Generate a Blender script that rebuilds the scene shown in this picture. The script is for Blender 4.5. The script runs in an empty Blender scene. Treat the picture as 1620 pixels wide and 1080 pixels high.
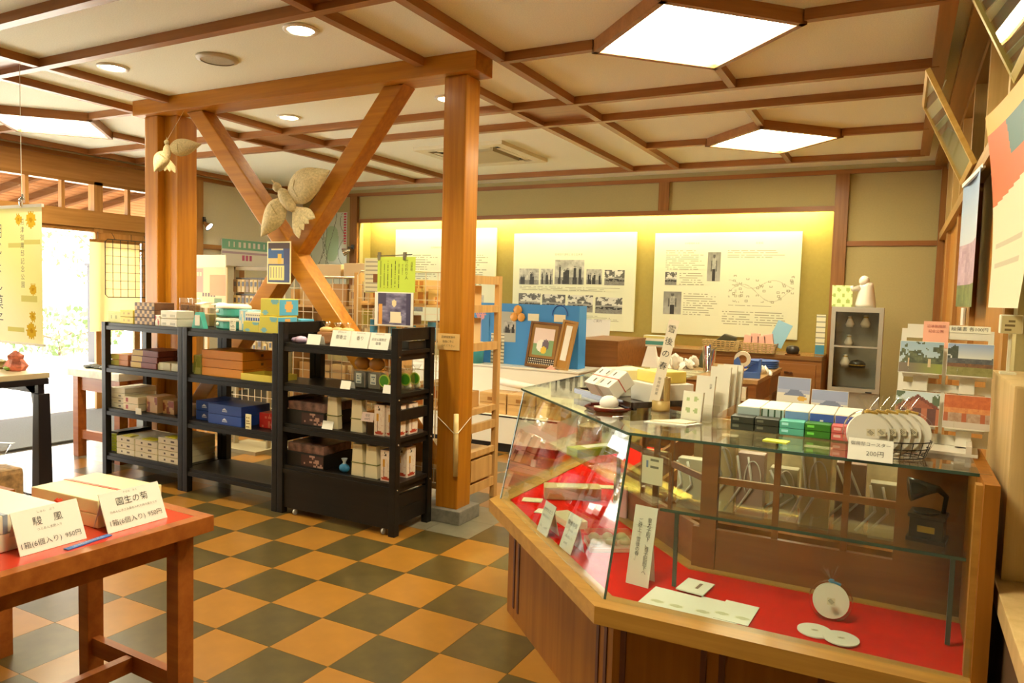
import bpy, bmesh, math, random
from mathutils import Vector, Matrix, Euler
random.seed(7)
SC = bpy.context.scene
COL = SC.collection
PI = math.pi
# ------------------------------------------------------------------ camera, world, exposure
cam = bpy.data.cameras.new('camera'); camo = bpy.data.objects.new('camera', cam); COL.objects.link(camo)
cam.sensor_width = 36.0; cam.lens = 36.0*1162.25/1620; cam.clip_start = 0.05; cam.clip_end = 200
def cam_matrix(yaw, pitch, roll):
    cy, sy = math.cos(yaw), math.sin(yaw)
    f = Vector((-sy*math.cos(pitch), cy*math.cos(pitch), math.sin(pitch)))
    r = Vector((cy, sy, 0)); d = -r.cross(f)
    r2 = math.cos(roll)*r + math.sin(roll)*d; d2 = -math.sin(roll)*r + math.cos(roll)*d
    m = Matrix((r2, -d2, -f)).transposed().to_4x4(); return m
camo.matrix_world = Matrix.Translation((0, 0, 1.4295)) @ cam_matrix(0.48452, -0.064425, -0.028417)
SC.camera = camo
SC.view_settings.view_transform = 'Standard'; SC.view_settings.look = 'None'
SC.view_settings.gamma = 1.0; SC.view_settings.use_curve_mapping = False
SC.view_settings.exposure = 1.05
SC.cycles.use_denoising = True
SC.cycles.max_bounces = 8; SC.cycles.transparent_max_bounces = 16
SC.cycles.caustics_reflective = False; SC.cycles.caustics_refractive = False
SC.cycles.sample_clamp_indirect = 6.0
W = bpy.data.worlds.new('world'); SC.world = W; W.use_nodes = True
wn = W.node_tree.nodes; bg = wn['Background']
bg.inputs[0].default_value = (1.0, 0.98, 0.90, 1); bg.inputs[1].default_value = 4.6
sun = bpy.data.lights.new('sun', 'SUN'); sun.energy = 18.0; sun.angle = 0.02; sun.color = (1, .97, .88)
so = bpy.data.objects.new('sun', sun); COL.objects.link(so); so.rotation_euler = Vector((.25, -.35, -1)).to_track_quat('-Z', 'Y').to_euler()

LAMP = (1.0, .88, .58)     # warm lamps of the shop
# ------------------------------------------------------------------ materials
MATS = {}
def s2l(c):
    c = c/255.0
    return c/12.92 if c <= .04045 else ((c+.055)/1.055)**2.4
def C8(r, g, b): return (s2l(r), s2l(g), s2l(b))
def newmat(name):
    m = bpy.data.materials.new(name); m.use_nodes = True; MATS[name] = m
    return m, m.node_tree, m.node_tree.nodes['Principled BSDF']
def plain(name, col, rough=.55, metal=0, var=0.0, scale=18, bump=0, coat=0):
    if name in MATS: return MATS[name]
    m, nt, b = newmat(name)
    b.inputs['Base Color'].default_value = (*col, 1); b.inputs['Roughness'].default_value = rough
    b.inputs['Metallic'].default_value = metal
    if coat: b.inputs['Coat Weight'].default_value = coat; b.inputs['Coat Roughness'].default_value = .12
    if var or bump:
        tc = nt.nodes.new('ShaderNodeTexCoord'); n = nt.nodes.new('ShaderNodeTexNoise')
        n.inputs['Scale'].default_value = scale; n.inputs['Detail'].default_value = 4
        nt.links.new(tc.outputs['Object'], n.inputs['Vector'])
        if var:
            r = nt.nodes.new('ShaderNodeValToRGB')
            r.color_ramp.elements[0].position = .3; r.color_ramp.elements[1].position = .7
            r.color_ramp.elements[0].color = (*[c*(1-var) for c in col], 1)
            r.color_ramp.elements[1].color = (*[min(1, c*(1+var)) for c in col], 1)
            nt.links.new(n.outputs['Fac'], r.inputs[0]); nt.links.new(r.outputs[0], b.inputs['Base Color'])
        if bump:
            bp = nt.nodes.new('ShaderNodeBump'); bp.inputs['Strength'].default_value = bump; bp.inputs['Distance'].default_value = .004
            nt.links.new(n.outputs['Fac'], bp.inputs['Height']); nt.links.new(bp.outputs[0], b.inputs['Normal'])
    return m
def wood(name, c1, c2, axis='z', rough=.42, scale=1.0, coat=.15):
    if name in MATS: return MATS[name]
    m, nt, b = newmat(name)
    tc = nt.nodes.new('ShaderNodeTexCoord'); mp = nt.nodes.new('ShaderNodeMapping')
    s = {'x': (1.2, 26, 26), 'y': (26, 1.2, 26), 'z': (26, 26, 1.2)}[axis]
    mp.inputs['Scale'].default_value = [v*scale for v in s]
    n = nt.nodes.new('ShaderNodeTexNoise'); n.inputs['Scale'].default_value = 1.0; n.inputs['Detail'].default_value = 5; n.inputs['Roughness'].default_value = .6
    r = nt.nodes.new('ShaderNodeValToRGB')
    r.color_ramp.elements[0].position = .32; r.color_ramp.elements[1].position = .68
    r.color_ramp.elements[0].color = (*c1, 1); r.color_ramp.elements[1].color = (*c2, 1)
    L = nt.links.new
    L(tc.outputs['Object'], mp.inputs[0]); L(mp.outputs[0], n.inputs['Vector']); L(n.outputs['Fac'], r.inputs[0]); L(r.outputs[0], b.inputs['Base Color'])
    b.inputs['Roughness'].default_value = rough; b.inputs['Coat Weight'].default_value = coat; b.inputs['Coat Roughness'].default_value = .2; b.inputs['Specular IOR Level'].default_value = .3 if coat else .03
    return m
def emit(name, col, strength):
    if name in MATS: return MATS[name]
    m, nt, b = newmat(name)
    b.inputs['Base Color'].default_value = (*col, 1); b.inputs['Emission Color'].default_value = (*col, 1); b.inputs['Emission Strength'].default_value = strength
    return m
def glassmat(name, tint=(.95, .98, .95), rough=.01, ior=1.5, boost=1.0):
    if name in MATS: return MATS[name]
    m = bpy.data.materials.new(name); m.use_nodes = True; MATS[name] = m
    nt = m.node_tree; nt.nodes.clear()
    o = nt.nodes.new('ShaderNodeOutputMaterial'); mx = nt.nodes.new('ShaderNodeMixShader')
    t = nt.nodes.new('ShaderNodeBsdfTransparent'); t.inputs[0].default_value = (*tint, 1)
    g = nt.nodes.new('ShaderNodeBsdfGlossy'); g.inputs['Roughness'].default_value = rough; g.inputs[0].default_value = (1, 1, 1, 1)
    lw = nt.nodes.new('ShaderNodeLayerWeight'); lw.inputs[0].default_value = .5
    pw = nt.nodes.new('ShaderNodeMath'); pw.operation = 'POWER'; pw.inputs[1].default_value = 4.0
    ma = nt.nodes.new('ShaderNodeMath'); ma.operation = 'MULTIPLY_ADD'; ma.inputs[1].default_value = .9; ma.inputs[2].default_value = .035*boost; ma.use_clamp = True
    L = nt.links.new
    L(lw.outputs['Facing'], pw.inputs[0]); L(pw.outputs[0], ma.inputs[0]); L(ma.outputs[0], mx.inputs[0])
    L(t.outputs[0], mx.inputs[1]); L(g.outputs[0], mx.inputs[2]); L(mx.outputs[0], o.inputs[0])
    return m
def printmat():
    if 'print' in MATS: return MATS['print']
    m, nt, b = newmat('print')
    a = nt.nodes.new('ShaderNodeAttribute'); a.attribute_name = 'Col'
    nt.links.new(a.outputs['Color'], b.inputs['Base Color']); b.inputs['Roughness'].default_value = .5
    return m
def clothmat():
    if 'thin_cloth' in MATS: return MATS['thin_cloth']
    m = bpy.data.materials.new('thin_cloth'); m.use_nodes = True; MATS['thin_cloth'] = m; nt = m.node_tree; nt.nodes.clear(); N = nt.nodes.new; L = nt.links.new
    o = N('ShaderNodeOutputMaterial'); mx = N('ShaderNodeMixShader'); mx.inputs[0].default_value = .5; a = N('ShaderNodeAttribute'); a.attribute_name = 'Col'; d = N('ShaderNodeBsdfDiffuse'); t = N('ShaderNodeBsdfTranslucent')
    L(a.outputs['Color'], d.inputs[0]); L(a.outputs['Color'], t.inputs[0]); L(d.outputs[0], mx.inputs[1]); L(t.outputs[0], mx.inputs[2]); L(mx.outputs[0], o.inputs[0]); return m
# ------------------------------------------------------------------ mesh builder
class MB:
    def __init__(s): s.v = []; s.f = []; s.m = []; s.k = 0
    def add(s, vs, fs):
        o = len(s.v); s.v += [tuple(v) for v in vs]; s.f += [tuple(i+o for i in f) for f in fs]; s.m += [s.k]*len(fs); return s
    def mat(s, k): s.k = k; return s
    def box(s, x0, x1, y0, y1, z0, z1, M=None):
        vs = [Vector((x, y, z)) for z in (z0, z1) for y in (y0, y1) for x in (x0, x1)]
        if M is not None: vs = [M @ v for v in vs]
        return s.add(vs, [(0,2,3,1),(4,5,7,6),(0,1,5,4),(2,6,7,3),(0,4,6,2),(1,3,7,5)])
    def bar(s, p, q, w, h, up=(0,0,1)):
        p = Vector(p); q = Vector(q); d = (q-p).normalized(); u = Vector(up)
        a = d.cross(u)
        if a.length < 1e-4: a = d.cross(Vector((1,0,0)))
        a.normalize(); b = a.cross(d)
        vs = []
        for e in (p, q):
            for sa, sb in ((-1,-1),(1,-1),(1,1),(-1,1)): vs.append(e + a*sa*w/2 + b*sb*h/2)
        return s.add(vs, [(3,2,1,0),(4,5,6,7),(0,1,5,4),(1,2,6,5),(2,3,7,6),(3,0,4,7)])
    def tube(s, pts, r, n=8, close=False):
        pts = [Vector(p) for p in pts]; rings = []
        rr = r if isinstance(r, (list, tuple)) else [r]*len(pts)
        ref = Vector((.123, .456, .88)).normalized()
        for i, p in enumerate(pts):
            if close: d = pts[(i+1) % len(pts)] - pts[i-1]
            else: d = pts[min(i+1, len(pts)-1)] - pts[max(i-1, 0)]
            d.normalize(); a = d.cross(ref)
            if a.length < .05: a = d.cross(Vector((1,0,0)))
            a.normalize(); b = d.cross(a)
            rings.append([p + (a*math.cos(2*PI*k/n) + b*math.sin(2*PI*k/n))*rr[i] for k in range(n)])
        vs = [v for R in rings for v in R]; fs = []
        N = len(rings); last = N if close else N-1
        for i in range(last):
            j = (i+1) % N
            for k in range(n): fs.append((i*n+k, i*n+(k+1) % n, j*n+(k+1) % n, j*n+k))
        if not close: fs += [tuple(range(n-1, -1, -1)), tuple((N-1)*n+k for k in range(n))]
        return s.add(vs, fs)
    def lathe(s, prof, n=20, c=(0,0,0), M=None):
        vs = []; fs = []; N = len(prof)
        for r, z in prof:
            for k in range(n):
                v = Vector((c[0]+r*math.cos(2*PI*k/n), c[1]+r*math.sin(2*PI*k/n), c[2]+z)); vs.append(M @ v if M is not None else v)
        for i in range(N-1):
            for k in range(n): fs.append((i*n+k, i*n+(k+1) % n, (i+1)*n+(k+1) % n, (i+1)*n+k))
        return s.add(vs, fs)
    def ball(s, c, r, n=12, M=None):
        r = (r, r, r) if not isinstance(r, (tuple, list)) else r
        h = max(4, n//2); vs = []; fs = []
        for i in range(h+1):
            a = PI*i/h
            for k in range(n):
                b = 2*PI*k/n; v = Vector((c[0]+r[0]*math.sin(a)*math.cos(b), c[1]+r[1]*math.sin(a)*math.sin(b), c[2]-r[2]*math.cos(a)))
                vs.append(M @ v if M is not None else v)
        for i in range(h):
            for k in range(n): fs.append((i*n+k, i*n+(k+1) % n, (i+1)*n+(k+1) % n, (i+1)*n+k))
        return s.add(vs, fs)
    def prism(s, poly, z0, z1, M=None, inset=None):
        n = len(poly); top = inset or poly
        vs = [Vector((x, y, z0)) for x, y in poly] + [Vector((x, y, z1)) for x, y in top]
        if M is not None: vs = [M @ v for v in vs]
        fs = [tuple(range(n-1, -1, -1)), tuple(range(n, 2*n))] + [(i, (i+1) % n, n+(i+1) % n, n+i) for i in range(n)]
        return s.add(vs, fs)
    def build(s, name, mats, parent=None, loc=None, rot=None, smooth=False, bevel=0, mesh_only=False):
        me = bpy.data.meshes.new(name); me.from_pydata(s.v, [], s.f)
        if not isinstance(mats, (list, tuple)): mats = [mats]
        for m in mats: me.materials.append(m)
        for p, k in zip(me.polygons, s.m): p.material_index = k
        bm = bmesh.new(); bm.from_mesh(me); bmesh.ops.recalc_face_normals(bm, faces=bm.faces)
        if bevel: bmesh.ops.bevel(bm, geom=bm.edges[:], offset=bevel, segments=2, profile=.7, affect='EDGES', clamp_overlap=True)
        bm.to_mesh(me); bm.free()
        if smooth:
            for p in me.polygons: p.use_smooth = True
        if mesh_only: return me
        return link(name, me, parent, loc, rot)
def link(name, me, parent=None, loc=None, rot=None):
    o = bpy.data.objects.new(name, me); COL.objects.link(o)
    if parent is not None: o.parent = parent
    if loc is not None: o.location = loc
    if rot is not None: o.rotation_euler = rot
    return o
def tag(o, label, cat, group=None):
    o['label'] = label; o['category'] = cat
    if group: o['group'] = group
    return o
def thing(name, label, cat, loc=(0,0,0), rot=(0,0,0), group=None):
    o = bpy.data.objects.new(name, None); COL.objects.link(o); o.location = loc
    o.rotation_euler = rot if isinstance(rot, (tuple, list, Euler)) else (0, 0, rot)
    o.empty_display_size = .05
    return tag(o, label, cat, group)
def struct(o): o['kind'] = 'structure'; return o
def copy_tree(o, parent=None):
    c = o.copy(); COL.objects.link(c); c.parent = parent
    for ch in list(o.children): copy_tree(ch, c)
    return c
# flat prints: a fine sheet whose faces carry printed colours; local x right, z up, facing -y
PM = None
def sheet(name, w, h, nx, ny, fn, parent=None, loc=None, rot=None, curve=None, mat=None):
    vs = []; fs = []; cols = []
    for j in range(ny+1):
        for i in range(nx+1):
            u, v = i/nx, j/ny; y = curve(u, v) if curve else 0
            vs.append((-w/2+w*u, y, h*v))
    for j in range(ny):
        for i in range(nx):
            a = j*(nx+1)+i; fs.append((a, a+1, a+nx+2, a+nx+1)); cols.append(fn((i+.5)/nx, (j+.5)/ny))
    me = bpy.data.meshes.new(name); me.from_pydata(vs, [], fs)
    ca = me.color_attributes.new('Col', 'FLOAT_COLOR', 'CORNER')
    flat = []
    for c in cols: flat += [s2l(c[0]), s2l(c[1]), s2l(c[2]), 1.0]*4
    ca.data.foreach_set('color', flat)
    me.materials.append(mat or printmat())
    return link(name, me, parent, loc, rot)
def vnoise(x, y, seed=0):
    def h(i, j): return (math.sin(i*127.1+j*311.7+seed*74.7)*43758.5453) % 1.0
    i, j = math.floor(x), math.floor(y); fx, fy = x-i, y-j; fx = fx*fx*(3-2*fx); fy = fy*fy*(3-2*fy)
    return (h(i, j)*(1-fx)+h(i+1, j)*fx)*(1-fy)+(h(i, j+1)*(1-fx)+h(i+1, j+1)*fx)*fy
def fbm(x, y, seed=0): return .55*vnoise(x, y, seed)+.3*vnoise(x*2.1, y*2.1, seed+1)+.15*vnoise(x*4.3, y*4.3, seed+2)
def mixc(a, b, t): return tuple(a[k]*(1-t)+b[k]*t for k in range(3))
TXT = {}
def text_mesh(s, size, vertical=False, spacing=1.0):
    key = (s, size, vertical, spacing)
    if key in TXT: return TXT[key]
    cu = bpy.data.curves.new('lettering', 'FONT'); cu.body = '\n'.join(s) if vertical else s
    cu.size = size; cu.offset = -.007*size; cu.align_x = 'CENTER'; cu.align_y = 'CENTER'; cu.resolution_u = 2
    if vertical: cu.space_line = spacing
    else: cu.space_character = spacing
    ob = bpy.data.objects.new('lettering_tmp', cu); COL.objects.link(ob)
    dg = bpy.context.evaluated_depsgraph_get(); dg.update()
    me = bpy.data.meshes.new_from_object(ob.evaluated_get(dg))
    me.transform(Matrix.Rotation(PI/2, 4, 'X'))
    bpy.data.objects.remove(ob); bpy.data.curves.remove(cu)
    TXT[key] = me; return me
def text(s, size, parent, loc, mat, vertical=False, spacing=1.0, rot=None, name='lettering'):
    me = text_mesh(s, size, vertical, spacing).copy(); me.materials.clear(); me.materials.append(mat)
    return link(name, me, parent, loc, rot)
def lines_fn(base, ink, rows, margin=.08, seed=1, breaks=.25, vert=False, wd=.35):
    rnd = random.Random(seed); L = [(rnd.random()*.3, 1-rnd.random()*breaks) for _ in range(rows)]
    def fn(u, v):
        if vert: u, v = 1-v, 1-u; u, v = u, v
        if u < margin or u > 1-margin or v < margin or v > 1-margin: return base
        t = (v-margin)/(1-2*margin)*rows; k = min(rows-1, int(t))
        if (t-k) < wd and (u-margin)/(1-2*margin) < L[k][1] and random.random() < .8: return ink
        return base
    return fn
# ------------------------------------------------------------------ palette
wp_z = wood('post_wood', (.36, .125, .006), (.50, .20, .012), 'z')
wp_x = wood('beam_wood', (.36, .125, .006), (.50, .20, .012), 'x')
bat_x = wood('batten_wood_x', (.27, .105, .028), (.38, .155, .045), 'x')
bat_y = wood('batten_wood_y', (.27, .105, .028), (.38, .155, .045), 'y')
trim_w = wood('trim_wood', (.26, .11, .022), (.36, .16, .036), 'y')
trim_z = wood('trim_wood_upright', (.24, .10, .026), (.36, .16, .045), 'z')
rackw = wood('rack_wood', (.52, .30, .10), (.68, .42, .16), 'z')
rackwx = wood('rack_wood_x', (.52, .30, .10), (.68, .42, .16), 'x')
casew = wood('case_wood', (.25, .085, .004), (.34, .125, .008), 'z', rough=.55, coat=.02)
casetrim = wood('case_trim', (.37, .18, .030), (.50, .26, .05), 'x')
tablew = wood('table_wood', (.30, .078, .012), (.42, .13, .022), 'x')
brownw = wood('brown_wood', (.24, .09, .022), (.34, .135, .035), 'x')
doorw = wood('door_wood', (.36, .14, .016), (.48, .20, .03), 'z')
palew = wood('pale_wood', (.55, .37, .15), (.68, .48, .22), 'z')
black = wood('black_stain', (.007, .005, .004), (.013, .010, .007), 'x', rough=.42, coat=.06)
wallc = plain('wall_plaster', (.46, .385, .165), .85, var=.03, scale=60, bump=.15); wallp = plain('wall_plaster_pale', (.74, .71, .58), .85, var=.03, scale=60, bump=.15)
ceilc = plain('ceiling_plaster', (.88, .89, .77), .9, var=.07, scale=140, bump=.25)
mustard = plain('niche_fabric', (.34, .265, .06), .85, var=.04, scale=30)
board = plain('panel_board', (.70, .72, .52), .5)
white = plain('white_paper', (.82, .80, .72), .6)
cream = plain('cream_paper', (.80, .74, .55), .6)
whitelam = plain('white_laminate', (.78, .74, .62), .35)
redfelt = plain('red_felt', (.62, .006, .001), .95, var=.08, scale=25)
redfelt.node_tree.nodes['Principled BSDF'].inputs['Specular IOR Level'].default_value = .1
ink = plain('ink_black', (.02, .018, .02), .6)
inkg = plain('ink_grey', (.16, .15, .13), .6)
chrome = plain('chrome', (.8, .8, .8), .15, 1)
wire = plain('wire_dark', (.05, .045, .04), .4, .6)
wirew = plain('wire_cream', (.75, .65, .45), .4, .3)
glass = glassmat('case_glass', (.955, .985, .955))
pane = glassmat('window_glass', (.97, .99, .98))
film = glassmat('clear_film', (.96, .97, .96), .10, 1.45, 4.0)
gedge = plain('glass_edge_green', (.035, .075, .05), .1, coat=.5)
acrylic = glassmat('acrylic', (.95, .95, .92), .03)
stone = plain('grey_stone', (.20, .19, .155), .45, var=.2, scale=30)
# ================================================================== SETTING
ZC = 2.85; YB = 8.35; XL = -8.0; XR = .34
T = .305; TX = 13.0475; TY = 10.8258
# ---- floor with its tiles
floor = struct(MB().box(XL-.1, 1.6, -2.2, 8.9, -.12, -.006).build('floor', plain('floor_bed', (.05, .04, .03), .7)))
def tilemat(name, col, v):
    m = plain(name, col, .30, var=v, scale=9); b = m.node_tree.nodes['Principled BSDF']
    b.inputs['Coat Weight'].default_value = .35; b.inputs['Coat Roughness'].default_value = .18
    return m
t_or = tilemat('tile_orange', (.31, .136, .017), .10); t_dk = tilemat('tile_charcoal', (.078, .055, .015), .28); t_gr = tilemat('tile_grey', (.21, .19, .13), .15)
tile_me = []
for nm, m in (('o', t_or), ('d', t_dk), ('g', t_gr)):
    tile_me.append(MB().box(0, T-.0015, 0, T-.0015, -.006, 0).build('floor_tile', m, mesh_only=True))
rest = MB(); cand = []
fdir = Vector((-.466, .885))
for i in range(-14, 18):
    for j in range(-13, 15):
        x, y = (j-TX)*T, (i+TY)*T
        if y > 8.3 or x < -7.95 or x < -6.6 and y > 2: continue
        k = 2 if (i in (1, 2) and j < 6) else (1 if (i+j) % 2 else 0)
        c = Vector((x+T/2, y+T/2)); a = c.length and math.degrees(fdir.angle(c)) or 0
        cand.append((c.length if a < 38 and c.length > 1.4 else 99, i, j, x, y, k))
cand.sort(key=lambda t: t[0])
for n, (d, i, j, x, y, k) in enumerate(cand):
    if n < 300 and d < 99: link('floor_tile', tile_me[k], floor, (x, y, 0))
    else: rest.mat(k).box(x, x+T-.0015, y, y+T-.0015, -.006, 0)
ro = rest.build('floor_tile_field', [t_or, t_dk, t_gr], floor); ro['kind'] = 'stuff'
mat_grey = plain('mat_carpet', (.13, .135, .14), .95, var=.15, scale=90)
mo = thing('entrance_mat', 'dark grey carpet mat on the floor inside the entrance doorway', 'mat', (-7.2, 4.2, 0))
MB().box(-.68, .68, -2.3, 2.05, 0.0, .012).build('carpet', mat_grey, mo)
MB().bar((-.55, -1.1, .013), (.45, -.62, .013), .035, .004).build('seam_strip', plain('pale_strip', (.7, .7, .66), .6), mo)
# ---- ceiling
ceil = struct(MB().box(XL-.1, 1.6, -2.2, 8.95, ZC, ZC+.1).build('ceiling', ceilc))
def bx(x0, x1, y, w=.055): MB().box(x0, x1, y-w/2, y+w/2, ZC-.055, ZC).build('batten', bat_x, ceil)
def by(x, y0, y1, w=.055): MB().box(x-w/2, x+w/2, y0, y1, ZC-.052, ZC).build('batten', bat_y, ceil)
XV = (-7.82, -5.55, -5.0, -2.67, -2.17); YH = (-.25, .3, 2.3, 2.85, 4.95, 5.5, 7.76)
for x in XV: by(x, -2, 7.76)
by(.12, -2, 7.79, .075)
for y in YH: bx(-7.82, .12, y)
LIGHTS = [(-1.04, 3.9), (-1.05, 6.63), (-6.68, 3.9), (-1.04, 1.3), (-6.68, 1.3)]
hd = .52
for (lx, ly) in LIGHTS:
    xa, xb = (-2.17, .12) if lx > -3 else (-7.82, -5.55)
    ya, yb = (2.85, 4.95) if 3 < ly < 5 else ((5.5, 7.76) if ly > 5 else (.3, 2.3))
    bx(xa, lx-hd-.03, ly, .045); bx(lx+hd+.03, xb, ly, .045); by(lx, ya, ly-hd-.03, .045); by(lx, ly+hd+.03, yb, .045)
for xx in ((-2.67, -2.17), (-5.55, -5.0)):
    for yy in ((4.95, 5.5), (2.3, 2.85)):
        MB().box(xx[0], xx[1], yy[0], yy[1], ZC-.02, ZC).build('wood_panel', bat_x, ceil)
diffuser = emit('diffuser_glow', (1, .90, .60), 20.0)
for n, (lx, ly) in enumerate(LIGHTS):
    lab = ['large diamond ceiling light nearest above the glass showcase', 'diamond ceiling light in front of the back exhibit wall', 'diamond ceiling light near the entrance windows', 'diamond ceiling light above the front of the showcase', 'diamond ceiling light at the front near the entrance'][n]
    t = thing('ceiling_light', lab, 'ceiling light', (lx, ly, ZC), (0, 0, PI/4))
    s = hd*math.sqrt(2)/2
    for a in range(4):
        M = Matrix.Rotation(a*PI/2, 4, 'Z')
        MB().box(-s-.03, s+.03, s-.004, s+.03, -.07, 0, M).build('frame_rail', bat_x, t)
    MB().box(-s+.004, s-.004, -s+.004, s-.004, -.045, -.02).build('diffuser', diffuser, t)
spot_glow = emit('downlight_glow', (1, .90, .62), 30.0)
for n, (x, y) in enumerate([(-3.0, 3.1), (-4.68, 3.13), (-4.59, 4.62), (-3.02, 4.62)]):
    lab = ['bright round recessed downlight right of the round speaker', 'recessed downlight left of the round ceiling speaker', 'recessed downlight behind the beam of the crossed braces', 'recessed downlight behind the square post'][n]
    t = thing('downlight', lab, 'downlight', (x, y, ZC))
    MB().lathe([(.075, -.012), (.095, -.012), (.10, 0), (.075, 0)], 24).build('trim_ring', plain('ring_white', (.8, .78, .7), .4), t, smooth=True)
    MB().lathe([(.0, -.006), (.074, -.006), (.074, -.001), (0, -.001)], 24).build('lamp_face', spot_glow, t)
    l = bpy.data.lights.new('downlight_beam', 'SPOT'); l.energy = 80; l.color = LAMP; l.spot_size = 1.9; l.spot_blend = .8; l.shadow_soft_size = .06
    lo = bpy.data.objects.new('downlight_beam', l); COL.objects.link(lo); lo.parent = t; lo.location = (0, 0, -.03)
t = thing('ceiling_speaker', 'flat round beige speaker grille set in the ceiling', 'speaker', (-3.87, 3.28, ZC))
MB().lathe([(0, -.014), (.10, -.014), (.10, -.01), (0, -.01)], 28).build('grille', plain('speaker_grille', (.42, .36, .25), .7, var=.25, scale=400), t)
MB().lathe([(.10, -.018), (.125, -.012), (.13, 0), (.10, 0)], 28).build('rim', plain('speaker_rim', (.55, .48, .36), .5), t, smooth=True)
t = thing('smoke_detector', 'small white round smoke detector on ceiling near back right corner', 'detector', (-.05, 8.05, ZC))
MB().lathe([(0, -.05), (.04, -.048), (.06, -.03), (.07, -.012), (.075, 0), (0, 0)], 20).build('housing', whitelam, t, smooth=True)
# air conditioner cassette
t = thing('ceiling_air_conditioner', 'square cream air conditioner cassette set flush in the ceiling', 'air conditioner', (-3.85, 6.55, ZC))
acm = plain('ac_plastic', (.72, .66, .48), .45)
MB().box(-.50, .50, -.50, -.40, -.035, 0).box(-.50, .50, .40, .50, -.035, 0).box(-.50, -.40, -.40, .40, -.035, 0).box(.40, .50, -.40, .40, -.035, 0).build('bezel', acm, t)
MB().box(-.28, .28, -.28, .28, -.045, 0).build('intake_grille', plain('ac_grille', (.50, .43, .26), .6, var=.12, scale=200), t)
for a in range(4):
    M = Matrix.Rotation(a*PI/2, 4, 'Z')
    MB().box(-.30, .30, .30, .385, -.01, 0, M).build('outlet_slot', plain('slot_dark', (.02, .018, .014), .8), t)
    MB().bar(M @ Vector((-.30, .36, -.03)), M @ Vector((.30, .36, -.03)), .05, .006).build('vane', acm, t)
# ---- back wall with its lit display niche
NX0, NX1, NZ0, NZ1, NY = -6.93, -.66, .86, 2.40, 8.62
wb = struct(MB().box(XL-.1, NX0, YB, YB+.1, 0, ZC).box(NX1, .45, YB, YB+.1, 0, ZC).box(NX0, NX1, YB, YB+.06, NZ1, ZC).box(NX0, NX1, YB, YB+.1, 0, NZ0).build('wall_back', wallc))
MB().box(NX0-.05, NX1+.05, NY, NY+.05, NZ0-.05, ZC).build('niche_back', mustard, wb)
MB().box(NX0-.05, NX0, YB+.1, NY, NZ0-.05, ZC).box(NX1, NX1+.05, YB+.1, NY, NZ0-.05, ZC).build('niche_side', mustard, wb)
MB().box(NX0, NX1, YB+.06, NY, NZ1+.2, NZ1+.22).build('niche_lid', wallc, wb)
MB().box(NX0, NX1, YB+.1, NY, NZ0-.04, NZ0).build('niche_floor', brownw, wb)
k = 0
def wtrim(*a, m=trim_w):
    global k
    k += 1; return struct(MB().box(*a).build('trim_%d' % k, m))
wtrim(XL, .33, YB-.03, YB, 2.755, 2.80, m=bat_x)
wtrim(NX0, NX1, YB-.02, YB+.06, NZ1-.015, NZ1+.035, m=bat_x)
wtrim(-7.06, -6.93, YB-.045, YB+.02, 0, 2.755, m=trim_z); wtrim(-2.53, -2.41, YB-.03, YB, NZ1+.035, 2.755, m=trim_z)
wtrim(NX1, -.53, YB-.045, YB+.02, 0, 2.755, m=trim_z)
wtrim(-.53, .33, YB-.025, YB, 2.02, 2.07, m=bat_x)
tube_glow = emit('tube_glow', (1, .88, .50), 90.0)
for n in range(5):
    x0 = NX0+.08+n*1.235
    t = thing('fluorescent_tube', 'fluorescent tube hidden behind the niche header, %s from the left' % ['first', 'second', 'third', 'fourth', 'fifth'][n], 'lamp', (x0+.6, YB+.10, NZ1+.09))
    MB().tube([(-.58, 0, 0), (.58, 0, 0)], .014, 8).build('tube', tube_glow, t, smooth=True)
    MB().box(-.6, .6, -.02, .02, .03, .07).build('batten_fitting', whitelam, t)
# ---- right wall: sliding doors, lintel, transom lights
wr = struct(MB().box(XR+.06, XR+.12, 2.9, YB+.1, 0, ZC).box(1.5, 1.6, -2.2, 2.9, 0, ZC).box(XR, 1.6, 2.9, 3.0, 0, 2.1).box(XR+.06, XR+.12, -2.2, 2.9, 2.1, ZC).build('wall_right', wallc))
wtrim(.22, .33, -2, YB, 2.79, 2.85, m=trim_w)
MB().box(XR-.05, XR+.1, -2, YB, 2.06, 2.13).build('lintel', wood('lintel_wood', (.34, .18, .05), (.46, .26, .08), 'y'), wr)
MB().box(XR-.02, XR+.1, -2, YB, 2.74, 2.80).build('head_rail', trim_w, wr)
for y in (1.6, 2.5, 3.4, 4.3, 5.2, 6.1, 7.0, 7.9): MB().box(XR-.02, XR+.06, y-.03, y+.03, 2.13, 2.74).build('mullion', palew, wr)
for n, (a, b) in enumerate([(3.0, 4.55), (4.55, 5.95), (5.95, 7.3), (7.3, 8.3)]):
    d = struct(MB().box(XR+.0, XR+.05, a+.005, b-.005, 0.02, 2.06).build('door_%d' % (n+3), doorw))
    MB().box(XR-.025, XR+.02, a+.005, a+.085, .02, 2.06).box(XR-.025, XR+.02, b-.085, b-.005, .02, 2.06).build('stile', wood('stile_wood', (.40, .19, .05), (.5, .26, .08), 'z'), d)
wtrim(XR-.06, XR+.06, YB-.14, YB-.03, 0, 2.76, m=trim_z)
# ---- front wall behind the viewer
struct(MB().box(XL-.1, 1.6, -2.2, -2.1, 0, ZC).build('wall_front', wallp))
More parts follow.
